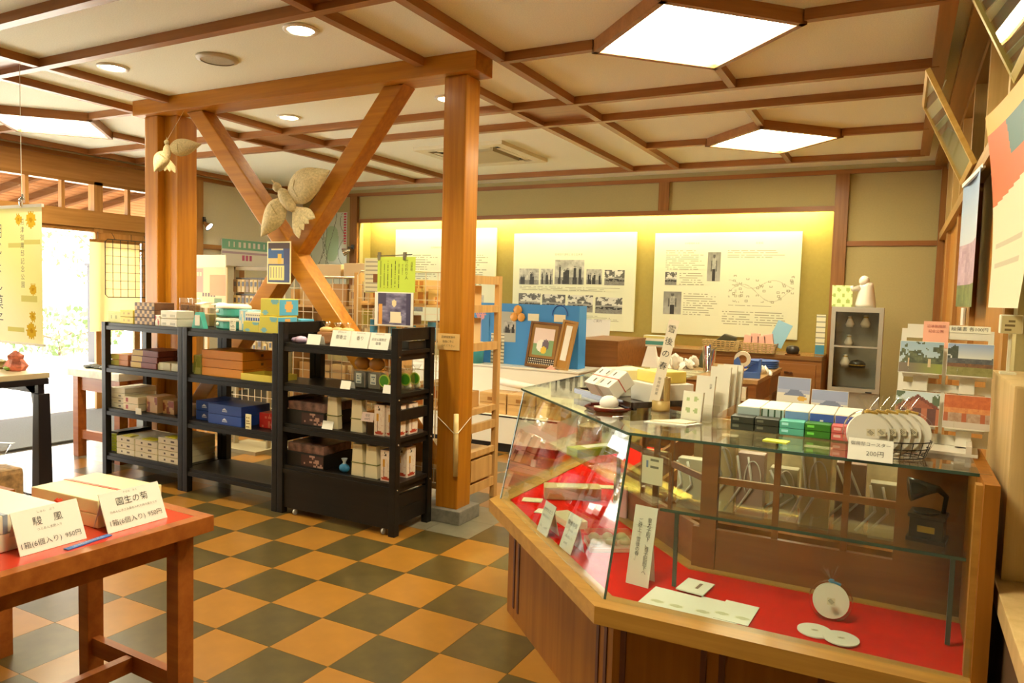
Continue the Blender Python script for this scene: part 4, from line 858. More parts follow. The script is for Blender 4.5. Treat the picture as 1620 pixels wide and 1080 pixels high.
# mount fuji cards
fuji = lambda u, v: (216, 170, 70) if ((u-.78)/.14)**2+((v-.50)/.06)**2 < 1 else ((150, 146, 140) if ((u-.6)/.2)**2+((v-.12)/.14)**2 < 1 else ((150, 160, 196) if v > .72 else ((172, 178, 204) if v > .62 and abs(u-.55) > (.78-v)*1.6 else ((120, 130, 160) if .56 < v <= .76 and abs(u-.55) < (.78-v)*1.6 else ((226, 220, 206) if v > .42 else (228, 224, 200))))))
for k2, (x, y, w, h, rz) in enumerate([(-.335, 2.86, .115, .155, -.05), (-.205, 2.785, .12, .125, -.05)]):
    t = thing('postcard_book', ['tall picture book with mountain cover in a clear stand', 'low picture book with mountain cover by the incense tray'][k2], 'book', (x, y, z), (0, 0, rz)); c = MB().box(-w/2, w/2, 0, .012, 0, h).build('book_block', white, t, rot=(math.radians(-14), 0, 0)); sheet('cover_print', w*.98, h*.98, 28, 34, fuji, c, (0, -.0006, h*.01))
    if k2 == 0: MB().box(-w/2-.03, w/2+.012, .014, .017, 0, h*1.02).box(-w/2-.03, w/2+.012, -.03, .06, 0, .003).build('clear_stand', acrylic, t, rot=(math.radians(-14), 0, 0))
# coasters in a wire basket with a price plate
t = thing('wire_basket', 'small dark wire basket of bagged round coasters', 'basket', (.0, 2.33, z), (0, 0, .42)); b = MB()
for zz, s_ in ((.004, .85), (.03, .95), (.05, 1.0)): b.tube([(.105*s_*math.cos(a*PI/10), .06*s_*math.sin(a*PI/10), zz) for a in range(20)], .0018, 5, True)
for a in range(20): b.tube([(.09*math.cos(a*PI/10), .051*math.sin(a*PI/10), .004), (.105*math.cos(a*PI/10), .06*math.sin(a*PI/10), .05)], .0012, 4)
b.build('wire_frame', wire, t)
gold_r = plain('gold_ribbon', (.62, .42, .10), .3, .5)
for k2 in range(5): coaster_pack('round coaster pack with gold tie in the wire basket, %s' % ['front one', 'second', 'third', 'fourth', 'rearmost'][k2], (-.062+k2*.026, 2.285+k2*.022, z+.006), .30, 14+k2*2, gold_r, .056, .016)
card('price_plate', 'white plate with coaster price hooked on the wire basket', 'sign', (-.052, 2.222, z+.001), .112, .062, .0, 26, [('御用邸コースター', .0125, 0, .046), ('200円', .018, .012, .02, inkg)], back=False)
# postcard rack
t = thing('postcard_rack', 'white tiered postcard rack at the right end of showcase top', 'rack', (.125, 2.56, z), (0, 0, math.radians(-4))); rkm = plain('rack_white', (.74, .70, .60), .4); tl = math.radians(-16)
MB().box(-.10, .10, -.10, .06, 0, .008).box(-.085, -.07, -.10, .04, .008, .03).box(.07, .085, -.10, .04, .008, .03).build('foot', rkm, t)
bk = MB().box(-.125, -.11, 0, .006, 0, .36).box(.11, .125, 0, .006, 0, .36).box(-.11, .11, 0, .006, .33, .375).box(-.005, .005, 0, .006, 0, .33).box(-.11, .11, 0, .006, .16, .185).box(-.11, .11, 0, .006, .0, .03).build('back_frame', rkm, t, (0, .02, .01), (tl, 0, 0))
for zz in (.045, .205):
    for x in (-.062, .062): MB().box(x-.05, x+.05, -.06, 0, zz-.003, zz).box(x-.02, x+.02, -.03, 0, zz-.05, zz-.003).build('card_ledge', rkm, bk)
sheet('price_strip', .11, .022, 2, 2, lambda u, v: (236, 232, 214), bk, (.06, -.002, .352)); text('絵葉書 各100円', .0145, bk, (.06, -.003, .363), ink)
pk = MB().box(-.035, .035, -.004, -.001, .30, .385).build('pink_sign', bcol('sign_pink', (240, 176, 150)), bk, (-.03, 0, 0)); text('沼津御用邸', .0105, pk, (0, -.0052, .368), plain('ink_red', (.35, .03, .03), .6)); text('記念公園', .0105, pk, (0, -.0052, .352), MATS['ink_red'])
def scene_pic(kind):
    def fn(u, v):
        n1 = fbm(u*6, v*5, kind*5); n2 = fbm(u*16, v*14, kind*7+3)
        if kind == 0:
            c = mixc((196, 206, 206), (150, 176, 196), v)
            if v > .3 and n1 > .42+.25*(v-.5): c = mixc((44, 52, 30), (120, 124, 84), n2)
            if v <= .32: c = mixc((120, 104, 84), (140, 148, 60), min(1, max(0, u*1.4-.3)))
            if any(abs(u-a) < .02 and .18 < v < .48 for a in (.22, .70)): c = (206, 180, 140)
            return c
        if kind == 1:
            c = mixc((226, 222, 206), (140, 160, 200), max(0, (v-.45)/.55))
            if u < .22 and v > .35 and n1 > .35+.6*(v-.75): c = mixc((40, 48, 38), (80, 84, 66), n2)
            if .40 < v < .52+.10*max(0, u-.6): c = mixc((60, 62, 66), (110, 108, 104), n2)
            if v <= .40: c = mixc((150, 100, 60), (90, 64, 44), n2)
            if v < .26: c = mixc((120, 116, 54), (150, 140, 80), n2)
            return c
        if kind == 2:
            c = mixc((206, 214, 206), (190, 206, 214), v)
            if (u < .2 or u > .82) and n1 > .45: c = (84, 100, 70)
            if v < .92-abs(u-.5)*.75: c = mixc((92, 40, 26), (140, 70, 44), n2)
            if v < .80-abs(u-.5)*.75: c = mixc((166, 88, 54), (140, 72, 44), n2)
            if v < .5: c = mixc((110, 60, 46), (84, 48, 40), n2) if int(u*9+.5) % 3 else (176, 100, 64)
            return c
        c = mixc((206, 112, 52), (176, 84, 36), n2)
        if v < .62: c = mixc((222, 160, 90), (190, 110, 60), n2)
        if v < .45: c = mixc((190, 164, 140), (150, 110, 84), n2) if int(u*10) % 4 else (170, 90, 50)
        if v < .18: c = (196, 184, 170)
        return c
    return fn
for k2, (x, zz) in enumerate([(-.064, .205), (.066, .205), (-.064, .045), (.066, .045)]):
    t2 = thing('postcard', ['postcard of garden trees, upper left on the rack', 'postcard of a low building under sky, upper right on the rack', 'postcard of a gabled red gate house, lower left on the rack', 'postcard of an orange roofed hall, lower right on the rack'][k2], 'postcard', (0, 0, 0)); t2.parent = None
    M = Matrix.Translation((.125, 2.56, z)) @ Matrix.Rotation(math.radians(-4), 4, 'Z') @ Matrix.Translation((0, .02, .01)) @ Matrix.Rotation(tl, 4, 'X') @ Matrix.Translation((x, -.045, zz+.001))
    t2.matrix_world = M
    MB().box(-.06, .06, 0, .003, 0, .105).build('card_stock', white, t2, rot=(math.radians(-6), 0, 0)); sheet('photo_print', .118, .102, 30, 26, scene_pic(k2), t2, (0, -.0008, .0015), (math.radians(-6), 0, 0))
    MB().tube([(-.03, -.012, -.002), (-.03, -.014, .02), (-.024, -.014, .02)], .0018, 5).build('clear_clip', acrylic, t2)
# ================================================================== EXHIBIT PANELS IN THE NICHE
def bw_photo(seed, kind):
    r_ = random.Random(seed); F = [(r_.uniform(.1, .9), r_.uniform(.4, .72), r_.uniform(.03, .06)) for _ in range(6)]
    def fn(u, v):
        n1 = fbm(u*7, v*6, seed); n2 = fbm(u*18, v*16, seed+9); g = 190
        if kind == 'people':
            g = 215-90*n1 if v > .3 else 150-50*n2
            for a, h, w_ in F:
                if abs(u-a) < w_*(.7+.6*(1-v)) and v < h: g = 26+34*n2
                if ((u-a)*1.3)**2+(v-h-.05)**2 < .0024: g = 120
        elif kind == 'house':
            g = 222-40*n1
            if v > .42 and n1 > .56-.25*abs(u-.5): g = 60+60*n2
            rl = .52-.10*abs(u-.45)
            if .24 < v < rl: g = 150 if v > rl-.10 else (40 if n2 < .55 else 120)
            if v <= .24: g = 150-50*n2
        elif kind == 'portrait':
            g = 178-40*v-30*n1
            if abs(u-.5) < .13-.05*v and v < .45: g = 30+20*n2
            if abs(u-.5) < .16 and .40 < v < .80: g = 110+90*n2
            if ((u-.5)*1.1)**2+((v-.86)*1.6)**2 < .010: g = 80
            if abs(abs(u-.5)-.19) < .05 and .35 < v < .72: g = 70+40*n2
        else: g = 60+150*n2
        g = max(12, min(235, g)); return (g, g, g*.94)
    return fn
yP = NY-.035
def panel(label, x0, x1, z0, z1, photos, blocks, titles, extra=None):
    t = thing('exhibit_panel', label, 'panel', ((x0+x1)/2, yP, z0)); w = x1-x0; h = z1-z0
    MB().box(-w/2, w/2, 0, .03, 0, h).build('board', board, t, bevel=.003)
    for n_, (u0, u1, v0, v1, kind) in enumerate(photos):
        sheet('photograph', (u1-u0)*w, (v1-v0)*h, 34, 24, bw_photo(n_+len(label), kind), t, ((u0+u1)/2*w-w/2, -.001, v0*h))
    for n_, (u0, u1, v0, v1, rows) in enumerate(blocks):
        sheet('text_block', (u1-u0)*w, (v1-v0)*h, max(12, int((u1-u0)*90)), rows*3, lines_fn((216, 219, 190), (150, 150, 124), rows, 0.0, n_+3, .3, wd=.34), t, ((u0+u1)/2*w-w/2, -.001, v0*h))
    for (s_, size, u, v) in titles: text(s_, size, t, (u*w-w/2, -.001, v*h), inkg)
    if extra: extra(t, w, h)
    return t
panel('middle exhibit panel with two rows of old photographs', -4.53, -2.86, 1.01, 2.22,
      [(.055, .225, .455, .625, 'people'), (.24, .345, .46, .625, 'people'), (.36, .60, .465, .72, 'people'), (.62, .745, .47, .625, 'people'), (.765, .92, .465, .62, 'house'),
       (.055, .245, .19, .36, 'house'), (.26, .455, .185, .355, 'house'), (.475, .68, .18, .355, 'house'), (.70, .91, .175, .34, 'house')],
      [(.06, .92, .40, .445, 3), (.06, .92, .095, .155, 4)], [('御用邸の建物と主な出来事', .032, .47, .775)])
def mapx(t, w, h):
    r_ = random.Random(11); P = [(r_.random(), r_.random()*.8) for _ in range(46)]
    def fn(u, v):
        for a, b_ in P:
            if abs(u-a) < .022 and abs(v-b_) < .03 and (abs(u-a) > .012 or abs(v-b_) > .018): return (158, 156, 128)
        if abs(v-.3-.25*math.sin(u*7)) < .012 or abs(v-.55-.12*math.cos(u*9)) < .010: return (182, 182, 152)
        return (216, 219, 190)
    sheet('site_map', .43*w, .32*h, 90, 56, fn, t, (.25*w-.0, -.001, .33*h))
panel('right exhibit panel with portrait photograph and site map', -2.63, -.985, 1.015, 2.20,
      [(.385, .475, .53, .81, 'portrait'), (.085, .17, .485, .615, 'house'), (.08, .21, .195, .42, 'portrait')],
      [(.085, .365, .64, .84, 10), (.19, .365, .49, .62, 6), (.225, .475, .195, .42, 10), (.52, .93, .76, .84, 4), (.50, .71, .12, .26, 6), (.72, .93, .12, .26, 6), (.54, .86, .30, .315, 1)], [('沼津御用邸 年表', .024, .27, .895), ('配置図', .026, .73, .895)], mapx)
panel('left exhibit panel partly hidden behind the square post', -6.45, -4.80, 1.02, 2.30, [(.10, .30, .1, .3, 'house'), (.6, .9, .1, .3, 'people')], [(.50, .95, .38, .74, 14), (.06, .45, .38, .74, 14)], [('沼津御用邸のあゆみ', .03, .45, .80)])
# ---- map poster and spotlights left of the niche
t = thing('wall_map', 'pale green map poster on the back wall left of the niche', 'map', (-7.50, YB-.012, 1.35)); rr = random.Random(2); WL = [(rr.uniform(-.2, 1), rr.uniform(.5, 3), rr.uniform(0, 6)) for _ in range(9)]
sheet('map_print', .70, 1.18, 60, 90, lambda u, v: (206, 60, 80) if u > .94 and v > .62 and int(v*60) % 2 else ((130, 140, 120) if any(abs(u-a-.16*math.sin(v*b_*3+c_)) < .008 for a, b_, c_ in WL) else ((176, 204, 166) if math.sin(u*6+1)*math.cos(v*5) > .45 else (214, 222, 206))), t, (0, -.001, 0)); MB().box(-.36, .36, 0, .008, -.01, 1.19).build('backing', white, t)
def spot(label, x, y, z, d, arm):
    t = thing('clip_spotlight', label, 'spotlight', (x, y, z)); D = Vector(d).normalized(); q = Vector((0, 0, -1)).rotation_difference(D).to_matrix().to_4x4()
    MB().tube([arm, (0, 0, .05), (0, 0, 0)], .01, 6).box(arm[0]-.02, arm[0]+.02, arm[1]-.012, arm[1]+.012, arm[2]-.03, arm[2]+.03).build('clip', plain('lamp_dark', (.04, .04, .05), .4), t)
    MB().lathe([(.0, .03), (.025, .02), (.035, -.02), (.055, -.07), (.06, -.075), (.05, -.07), (0, -.03)], 18, M=q).build('shade', chrome, t, smooth=True); MB().lathe([(0, -.068), (.048, -.068), (.048, -.062), (0, -.062)], 16, M=q).build('bulb_face', emit('spot_face', (1, .95, .85), 18), t)
spot('lit clip spotlight on the post left of the niche', -6.99, 8.20, 1.98, (-.75, -.35, -.3), (0, .095, .06)); spot('chrome clip spotlight on the entrance corner post', -7.90, 6.52, 2.22, (.5, .2, -.45), (-.03, 0, .05))
# ---- counters at the back
t = thing('back_counter', 'long brown wooden counter under the exhibit niche', 'counter', (-1.45, 8.02, 0)); MB().box(-1.75, .80, -.28, .30, .06, .86).build('body', brownw, t); MB().box(-1.80, .80, -.29, .32, .86, .90).build('worktop', wood('counter_top', (.22, .10, .03), (.32, .15, .05), 'x', .25), t); MB().box(-1.73, .78, -.25, .3, 0, .06).build('toe_kick', blk, t)
for x in (-.55, -.02, .5):
    d = MB().box(x-.25, x+.25, -.293, -.28, .10, .82).build('door', brownw, t, bevel=.004); MB().box(x-.04, x+.04, -.308, -.293, .72, .74).build('handle', chrome, d)
t = thing('corner_pedestal', 'tall plain brown wooden pedestal beside the blue display panel', 'pedestal', (-2.66, 7.42, 0)); MB().box(-.24, .24, -.60, .28, 0, .98).build('body', brownw, t); MB().box(-.245, .245, -.605, .285, .98, 1.0).build('top', brownw, t)
card('counter_notice', 'white notice with round picture standing on the back counter', 'sign', (-3.07, 7.90, .90), .30, .27, .15, 10, [('ご案内', .035, 0, .25, inkg)]); 
t = thing('leaflet_box', 'small white and teal leaflet box on the back counter', 'box', (-2.33, 7.9, .90)); MB().box(-.16, .16, -.05, .05, 0, .12).build('carton', white, t, bevel=.003); sheet('front_print', .31, .11, 20, 8, lambda u, v: (90, 160, 150) if .15 < v < .5 else ((220, 206, 120) if v > .8 else (236, 232, 214)), t, (0, -.051, .005))
t = thing('lidded_bowl', 'small dark round bowl at right on the back counter', 'dish', (-.93, 7.80, .90)); MB().lathe([(0, 0), (.07, 0), (.075, .012), (0, .012)], 20).build('coaster_base', brownw, t); MB().lathe([(0, .012), (.055, .015), (.065, .05), (.055, .085), (.03, .095), (0, .097)], 20).build('bowl', plain('bowl_black', (.03, .025, .02), .3), t, smooth=True)
t = thing('brochure_stand', 'narrow upright brochure holder by the niche post', 'holder', (-.70, 8.02, .90)); MB().box(-.05, .05, -.02, .02, 0, .42).build('holder', acrylic, t); sheet('brochure_print', .085, .40, 8, 30, lambda u, v: (70, 140, 170) if v < .25 else ((150, 150, 130) if int(v*30) % 4 == 0 else (226, 222, 190)), t, (0, -.021, .01))
# ---- work table with clutter
t = thing('work_table', 'wooden cashier work table behind the showcase', 'table', (-1.43, 6.75, 0)); MB().box(-.50, .46, -.70, .65, .765, .80).build('tabletop', wood('worktable_wood', (.38, .22, .08), (.5, .31, .13), 'y', .3), t, bevel=.004)
MB().box(-.48, .44, -.68, -.655, .55, .765).box(.42, .445, -.68, .63, .60, .765).build('apron', brownw, t)
for x in (-.46, .42):
    for y in (-.66, .61): MB().box(x-.03, x+.03, y-.03, y+.03, 0, .765).build('leg', brownw, t)
z = .80
t = thing('tape_dispenser', 'blue tape dispenser with cream roll on the work table', 'tape dispenser', (-1.09, 6.22, z), (0, 0, .1)); tb = plain('tape_blue', (.07, .16, .50), .4)
M = Matrix.Rotation(PI/2, 4, 'X'); MB().prism([(-.10, 0), (.11, 0), (.11, .05), (-.10, .05)], -.04, .04, M).prism([(-.10, .05), (-.02, .05), (-.05, .12), (-.07, .17), (-.10, .14)], -.04, .04, M).prism([(-.02, .05), (.06, .05), (.085, .14), (.11, .155), (.11, .05)], -.03, .03, M).prism([(.085, .05), (.115, .05), (.115, .16), (.10, .16)], -.04, .04, M).build('housing', tb, t, bevel=.003)
MB().lathe([(.035, -.02), (.065, -.02), (.065, .02), (.035, .02), (.035, -.02)], 24, M=Matrix.Translation((-.035, 0, .15)) @ M).build('tape_roll', cream, t, smooth=False)
t = thing('pen_cup', 'clear tumbler of pens on the work table', 'cup', (-1.45, 6.45, z)); MB().lathe([(0, 0), (.045, 0), (.062, .22), (.058, .22), (.042, .01), (0, .01)], 18).build('tumbler', film, t, smooth=True)
for a in range(6): MB().tube([(.02*math.cos(a), .02*math.sin(a), .012), (.045*math.cos(a), .045*math.sin(a), .19+.01*a)], .006, 5).build('pen', [redm, blu, blk, wht, redm, blu][a], t)
for k2, (x, y, m, s_, l) in enumerate([(-1.30, 6.55, redm, .05, 'crumpled red ribbon spool on the work table'), (-1.20, 6.62, blu, .045, 'blue and white ribbon spool on the work table')]):
    t = thing('ribbon_spool', l, 'ribbon', (x, y, z)); MB().lathe([(.015, 0), (s_, .005), (s_, .06), (.015, .065), (.015, 0)], 16).build('spool', m, t, smooth=True); MB().lathe([(s_+.002, .02), (s_+.004, .03), (s_+.002, .04)], 16).build('white_stripe', wht, t, smooth=True)
def basket(label, x, y, zz, w, d, h, items):
    t = thing('wicker_basket', label, 'basket', (x, y, zz+.004)); b = MB()
    for q in range(6):
        f = .86+.14*q/5; Z_ = .004+h*q/5.5
        b.tube([(-w*f, -d*f, Z_), (w*f, -d*f, Z_), (w*f, d*f, Z_), (-w*f, d*f, Z_)], .007, 5, True)
    for q in range(9): b.bar((-w*.86+q*w*.215, -d*.87, 0), (-w+q*w*.25, -d-.004, h), .012, .004, up=(0, 1, 0))
    b.box(-w*.85, w*.85, -d*.85, d*.85, 0, .006); b.build('weave', plain('wicker', (.48, .33, .13), .6, var=.3, scale=60), t)
basket('oblong wicker basket with dark cloth on the back counter', -1.62, 7.80, .90, .19, .10, .11, 0); basket('oblong brown wire basket of pink packets on back counter', -1.25, 7.80, .90, .17, .10, .10, 0)
t = thing('dark_cloth', 'dark striped folded cloth in the wicker basket', 'cloth', (-1.60, 7.80, .95)); MB().prism([(-.13, 0), (.10, 0), (.12, .10), (.0, .13), (-.12, .03)], -.05, .05, Matrix.Rotation(PI/2, 4, 'X')).build('cloth', bcol('cloth_dark', (70, 66, 44)), t, bevel=.012)
for k2 in range(4):
    t = thing('pink_packet', 'pink paper packet in the brown wire basket, %s' % ['leftmost', 'second', 'third', 'rightmost'][k2], 'packet', (-1.37+k2*.075, 7.79, .91), (0, .1-.08*k2, 0)); MB().box(-.045, .045, -.03, .03, 0, .17+.02*(k2 % 2)).build('packet', pinkm, t, bevel=.008)
t = thing('blue_card', 'pale blue card leaning above the pink packets', 'card', (-1.12, 7.86, .98), (math.radians(-12), math.radians(22), 0)); MB().box(-.075, .075, 0, .01, 0, .26).build('card', bcol('card_blue', (130, 176, 196)), t)
t = thing('blue_tray_stack', 'stack of shallow blue trays on the work table corner', 'tray', (-1.12, 7.22, z))
for q in range(4): MB().lathe([(0, 0), (.12, 0), (.15, .02), (.147, .022), (.118, .004), (0, .004)], 22, (0, 0, q*.018)).build('tray', tb, t, smooth=True)
for k2, (x, y, s_) in enumerate([(-1.78, 6.30, 1.0), (-1.66, 6.55, .8), (-1.02, 6.60, .55)]):
    t = thing('crumpled_plastic', ['white crumpled plastic bag heap on the work table left', 'smaller white crumpled plastic heap behind the first', 'small white crumpled paper beside the tape dispenser'][k2], 'bag', (x, y, z)); b = MB(); rr = random.Random(k2)
    for q in range(16):
        a = rr.uniform(0, 6.3); r_ = rr.uniform(0, .11)*s_; M = Matrix.Translation((r_*math.cos(a), r_*math.sin(a), .035*s_+rr.uniform(0, .06)*s_)) @ Euler((rr.random()*3, rr.random()*3, rr.random()*3)).to_matrix().to_4x4()
        b.ball((0, 0, 0), (.075*s_, .045*s_, .02*s_), 8, M)
    b.build('crumple', plain('plastic_white', (.72, .70, .60), .35), t)
t = thing('dark_paper_bag', 'dark green folded bag standing on the work table', 'bag', (-1.60, 6.85, z), (0, .35, 0)); MB().box(-.05, .05, -.05, .05, 0, .19).build('bag', bcol('bag_darkgreen', (74, 80, 56)), t, bevel=.012)
t = thing('paper_bag', 'white pointed paper bag behind the tall name board', 'bag', (-1.85, 6.05, z)); MB().prism([(-.08, -.04), (.08, -.04), (.08, .04), (-.08, .04)], 0, .22, inset=[(-.03, -.01), (.04, -.01), (.04, .01), (-.03, .01)]).build('bag', wrapm, t, bevel=.004)
t = thing('wall_pocket', 'small cream pocket box hung on the work table front', 'pocket', (-1.12, 6.055, .63)); MB().box(-.07, .07, -.04, .005, 0, .11).build('pocket', cream, t, bevel=.003); MB().tube([(-.04, -.02, .10), (-.05, -.03, .15)], .008, 6).build('pen', bcol('violet2', (110, 90, 160)), t)
# ---- grey glass cabinet with ornaments
t = thing('glass_cabinet', 'grey metal cabinet with glass door near the back right corner', 'cabinet', (-.335, 7.36, 0)); gc = plain('cabinet_grey', (.42, .40, .33), .45, .2); w, d, h = .21, .16, 1.40
MB().box(-w, w, -d, d, h-.03, h).box(-w, w, -d, d, 0, .66).box(-w, -w+.02, -d, d, .66, h-.03).box(w-.02, w, -d, d, .66, h-.03).box(-w, w, d-.012, d, .66, h-.03).build('case', gc, t)
dr = MB().box(-w, -w+.035, -d-.015, -d, .64, h-.01).box(w-.035, w, -d-.015, -d, .64, h-.01).box(-w+.035, w-.035, -d-.015, -d, h-.045, h-.01).box(-w+.035, w-.035, -d-.015, -d, .64, .68).box(-w+.035, w-.035, -d-.015, -d, 1.04, 1.055).build('glass_door', gc, t); MB().box(-w+.035, w-.035, -d-.010, -d-.006, .68, h-.045).build('door_pane', pane, dr); MB().box(.10, .15, -d-.022, -d-.015, .645, .655).build('handle', blk, dr)
for zz in (.86, 1.05, 1.22): MB().box(-w+.02, w-.02, -d+.02, d-.015, zz-.005, zz).build('glass_shelf', pane, t)
for k2, (x, zz, m, s_) in enumerate([(-.42, .8605, wht, .045), (-.32, .8605, blk, .06), (-.40, 1.0505, wht, .04), (-.27, 1.2205, acm, .045), (-.40, 1.2205, wht, .04)]):
    t = thing('ornament', ['white figure on the lower cabinet shelf', 'dark car shaped ornament on the lower cabinet shelf', 'white vase on the middle cabinet shelf', 'cream jar on the top cabinet shelf', 'white cup on the top cabinet shelf'][k2], 'ornament', (x, 7.34, zz)); MB().lathe([(0, 0), (s_*.7, 0), (s_, s_*.6), (s_*.6, s_*1.5), (s_*.4, s_*2), (s_*.5, s_*2.4), (0, s_*2.5)] if k2 != 1 else [(0, 0), (s_*1.1, 0), (s_*1.2, s_*.5), (s_*.8, s_*.9), (0, s_*1.1)], 16).build('body', m, t, smooth=True); MB().lathe([(s_*.45, s_*1.9), (s_*.5, s_*2.0), (s_*.45, s_*2.1)] if k2 != 1 else [(s_*1.15, s_*.2), (s_*1.22, s_*.3), (s_*1.15, s_*.4)], 14).build('band', gold, t, smooth=True)
t = thing('china_figurine', 'white china figurine standing on the grey glass cabinet', 'figurine', (-.28, 7.34, 1.40)); cw = plain('china_white', (.72, .68, .58), .25); MB().lathe([(0, 0), (.085, 0), (.085, .03), (.07, .12), (.06, .18), (.05, .22), (0, .24)], 20).build('robe', cw, t, smooth=True); MB().ball((-.02, -.02, .235), (.045, .042, .05), 14).build('head', cw, t, smooth=True); MB().tube([(-.06, -.02, .17), (-.11, -.05, .16), (-.12, -.05, .19)], [.03, .022, .015], 8).build('arm', cw, t, smooth=True)
t = thing('greeting_card', 'pale green greeting card propped on the grey cabinet', 'card', (-.47, 7.28, 1.40), (0, 0, .15)); sheet('print', .17, .20, 16, 18, lambda u, v: (150, 170, 90) if math.sin(u*14)*math.cos(v*12) > .35 else (214, 216, 150), t, (0, 0, 0), (math.radians(-14), 0, 0)); MB().box(-.085, .085, .001, .003, 0, .20).build('card_back', cream, t, rot=(math.radians(-14), 0, 0))
# ================================================================== WHITE CABINETS WITH THE BLUE DISPLAY
t = thing('white_cabinet', 'low white laminate cabinet with black kick in the middle of the shop', 'cabinet', (-3.55, 6.25, 0)); MB().box(-.95, .97, -.46, .46, .08, .33).build('body', whitelam, t, bevel=.004); MB().box(-.93, .95, -.44, .44, 0, .08).build('kick', blk, t)
for x in (-.30, .34): MB().box(x-.004, x+.004, -.463, -.455, .09, .32).build('seam', blk, t)
MB().box(-.95, .97, -.462, -.46, .318, .330).build('top_edge', blk, t)
t = thing('white_display_counter', 'white raised counter carrying the blue display panel', 'counter', (-3.55, 6.45, .33)); MB().box(-.93, .98, -.24, .30, .0, .39).build('body', whitelam, t, bevel=.004); MB().box(-.94, .99, -.25, .31, .39, .405).build('top', whitelam, t)
for k2, x in enumerate((-3.27, -2.975, -2.68)):
    t = thing('wooden_drawer_box', 'pale wooden box on the low white cabinet, %s' % ['left', 'middle', 'right'][k2], 'box', (x, 5.98, .33)); MB().box(-.14, .14 if k2 < 2 else .10, -.12, .12, 0, .19).build('box', rackwx, t, bevel=.003); MB().box(-.05, .05, -.126, -.12, .12, .15).build('slot', trim_w, t); MB().box(-.13, .13 if k2 < 2 else .09, -.1215, -.1195, .095, .10).build('joint_line', trim_w, t)
t = thing('white_paper_roll', 'rolled white paper lying across the wooden boxes', 'roll', (-3.05, 6.02, .56)); MB().tube([(-.28, -.02, .06), (.24, .02, -.005)], .035, 14).build('roll', wrapm, t, smooth=True)
t = thing('blue_display_panel', 'bright blue folding display panel on the white counter', 'display panel', (-3.24, 6.42, .735)); MB().box(-.62, .55, 0, .02, 0, .60).build('panel', plain('panel_blue', (.05, .26, .62), .55), t); MB().prism([(.55, 0), (.57, .0), (.57, .18), (.55, .18)], 0, .60).build('side_fold', plain('panel_blue', (.05, .26, .62), .55), t)
sheet('photo_page', .20, .30, 22, 30, lambda u, v: bw_photo(5, 'people')(u, (v-.3)/.4) if .3 < v < .7 and .3 < u < .95 else (176, 176, 160), t, (-.20, -.002, .22)); sheet('article_page', .15, .30, 14, 26, lambda u, v: bw_photo(6, 'people')(u, (v-.5)/.3) if .5 < v < .85 and .1 < u < .8 else ((130, 126, 110) if int(v*26) % 3 == 0 else (222, 216, 190)), t, (-.30, -.003, -.0))
sheet('flower_picture', .20, .42, 20, 40, lambda u, v: (222, 150, 150) if ((u-.5)/.28)**2+((v-.80)/.14)**2 < 1 and math.sin(u*50)*math.cos(v*50) > -.6 else ((150, 150, 200) if abs(u-.5) < .06 and v < .7 else (70, 140, 196)), t, (-.50, -.003, .15))
for k2, x in enumerate((.09, .37)): MB().box(x-.06, x+.06, -.004, -.001, .44, .51).build('caption_card', cr, t)
b = MB(); b.tube([(.37+.08*math.cos(a), -.004, .50+.10*math.sin(a)) for a in [q*PI/8 for q in range(9)]], .004, 5); b.build('cord_loop', blu, t)
MB().ball((-.08, -.01, .54), (.05, .01, .05), 8).ball((-.12, -.01, .47), (.045, .01, .045), 8).ball((-.04, -.01, .47), (.045, .01, .045), 8).build('paper_flowers', bcol('flower_orange', (226, 160, 70)), t, smooth=True)
fr = wood('frame_wood', (.13, .06, .02), (.2, .09, .03), 'z')
def frame(label, x, w, h, y, pic, m2, fr_, lower=0, ry=0):
    t = thing('picture_frame', label, 'picture frame', (x, y, .736), (math.radians(-10), math.radians(ry), 0)); e = .022
    MB().box(-w/2, -w/2+e, -.012, .012, 0, h).box(w/2-e, w/2, -.012, .012, 0, h).box(-w/2+e, w/2-e, -.012, .012, 0, e).box(-w/2+e, w/2-e, -.012, .012, h-e, h).build('frame', fr_, t, bevel=.002)
    MB().box(-w/2+e, w/2-e, 0, .006, e, h-e).build('mount', m2, t); return t
t = frame('dark picture frame with a white bird and flower picture', -3.0, .32, .44, 6.28, None, bcol('mount_brown', (150, 110, 50)), fr, ry=3)
sheet('picture', .21, .26, 22, 26, lambda u, v: (226, 190, 60) if (u-.55)**2+((v-.2))**2 < .02 else ((110, 96, 110) if ((u-.62)/.16)**2+((v-.4)/.2)**2 < 1 else ((232, 230, 214) if ((u-.4)/.24)**2+((v-.35)/.22)**2 < 1 else ((126, 160, 110) if v < .5+.2*(u-.5) else (226, 206, 196)))), t, (0, -.003, .12)); sheet('lattice_strip', .27, .06, 27, 6, lambda u, v: (40, 26, 16) if (int(u*27) % 2 or int(v*6) % 2) else (222, 214, 186), t, (0, -.003, .035))
t = frame('narrow leaning wooden frame with a blank white strip', -2.775, .15, .47, 6.26, None, bcol('mount_tan', (176, 128, 56)), wood('frame_tan', (.34, .18, .05), (.44, .25, .08), 'z'), ry=7); MB().box(-.03, .03, -.003, -.001, .09, .42).build('white_strip', wht, t)
t = thing('teal_bucket', 'small teal bucket on the white counter left of the frames', 'bucket', (-3.72, 6.30, .735)); MB().lathe([(0, 0), (.075, 0), (.09, .20), (.085, .20), (.07, .01), (0, .01)], 20).build('bucket', bcol('bucket_teal', (60, 150, 160)), t, smooth=True); MB().lathe([(.09, .195), (.095, .20), (.09, .205)], 20).build('rim', bcol('bucket_rim', (120, 180, 176)), t, smooth=True)
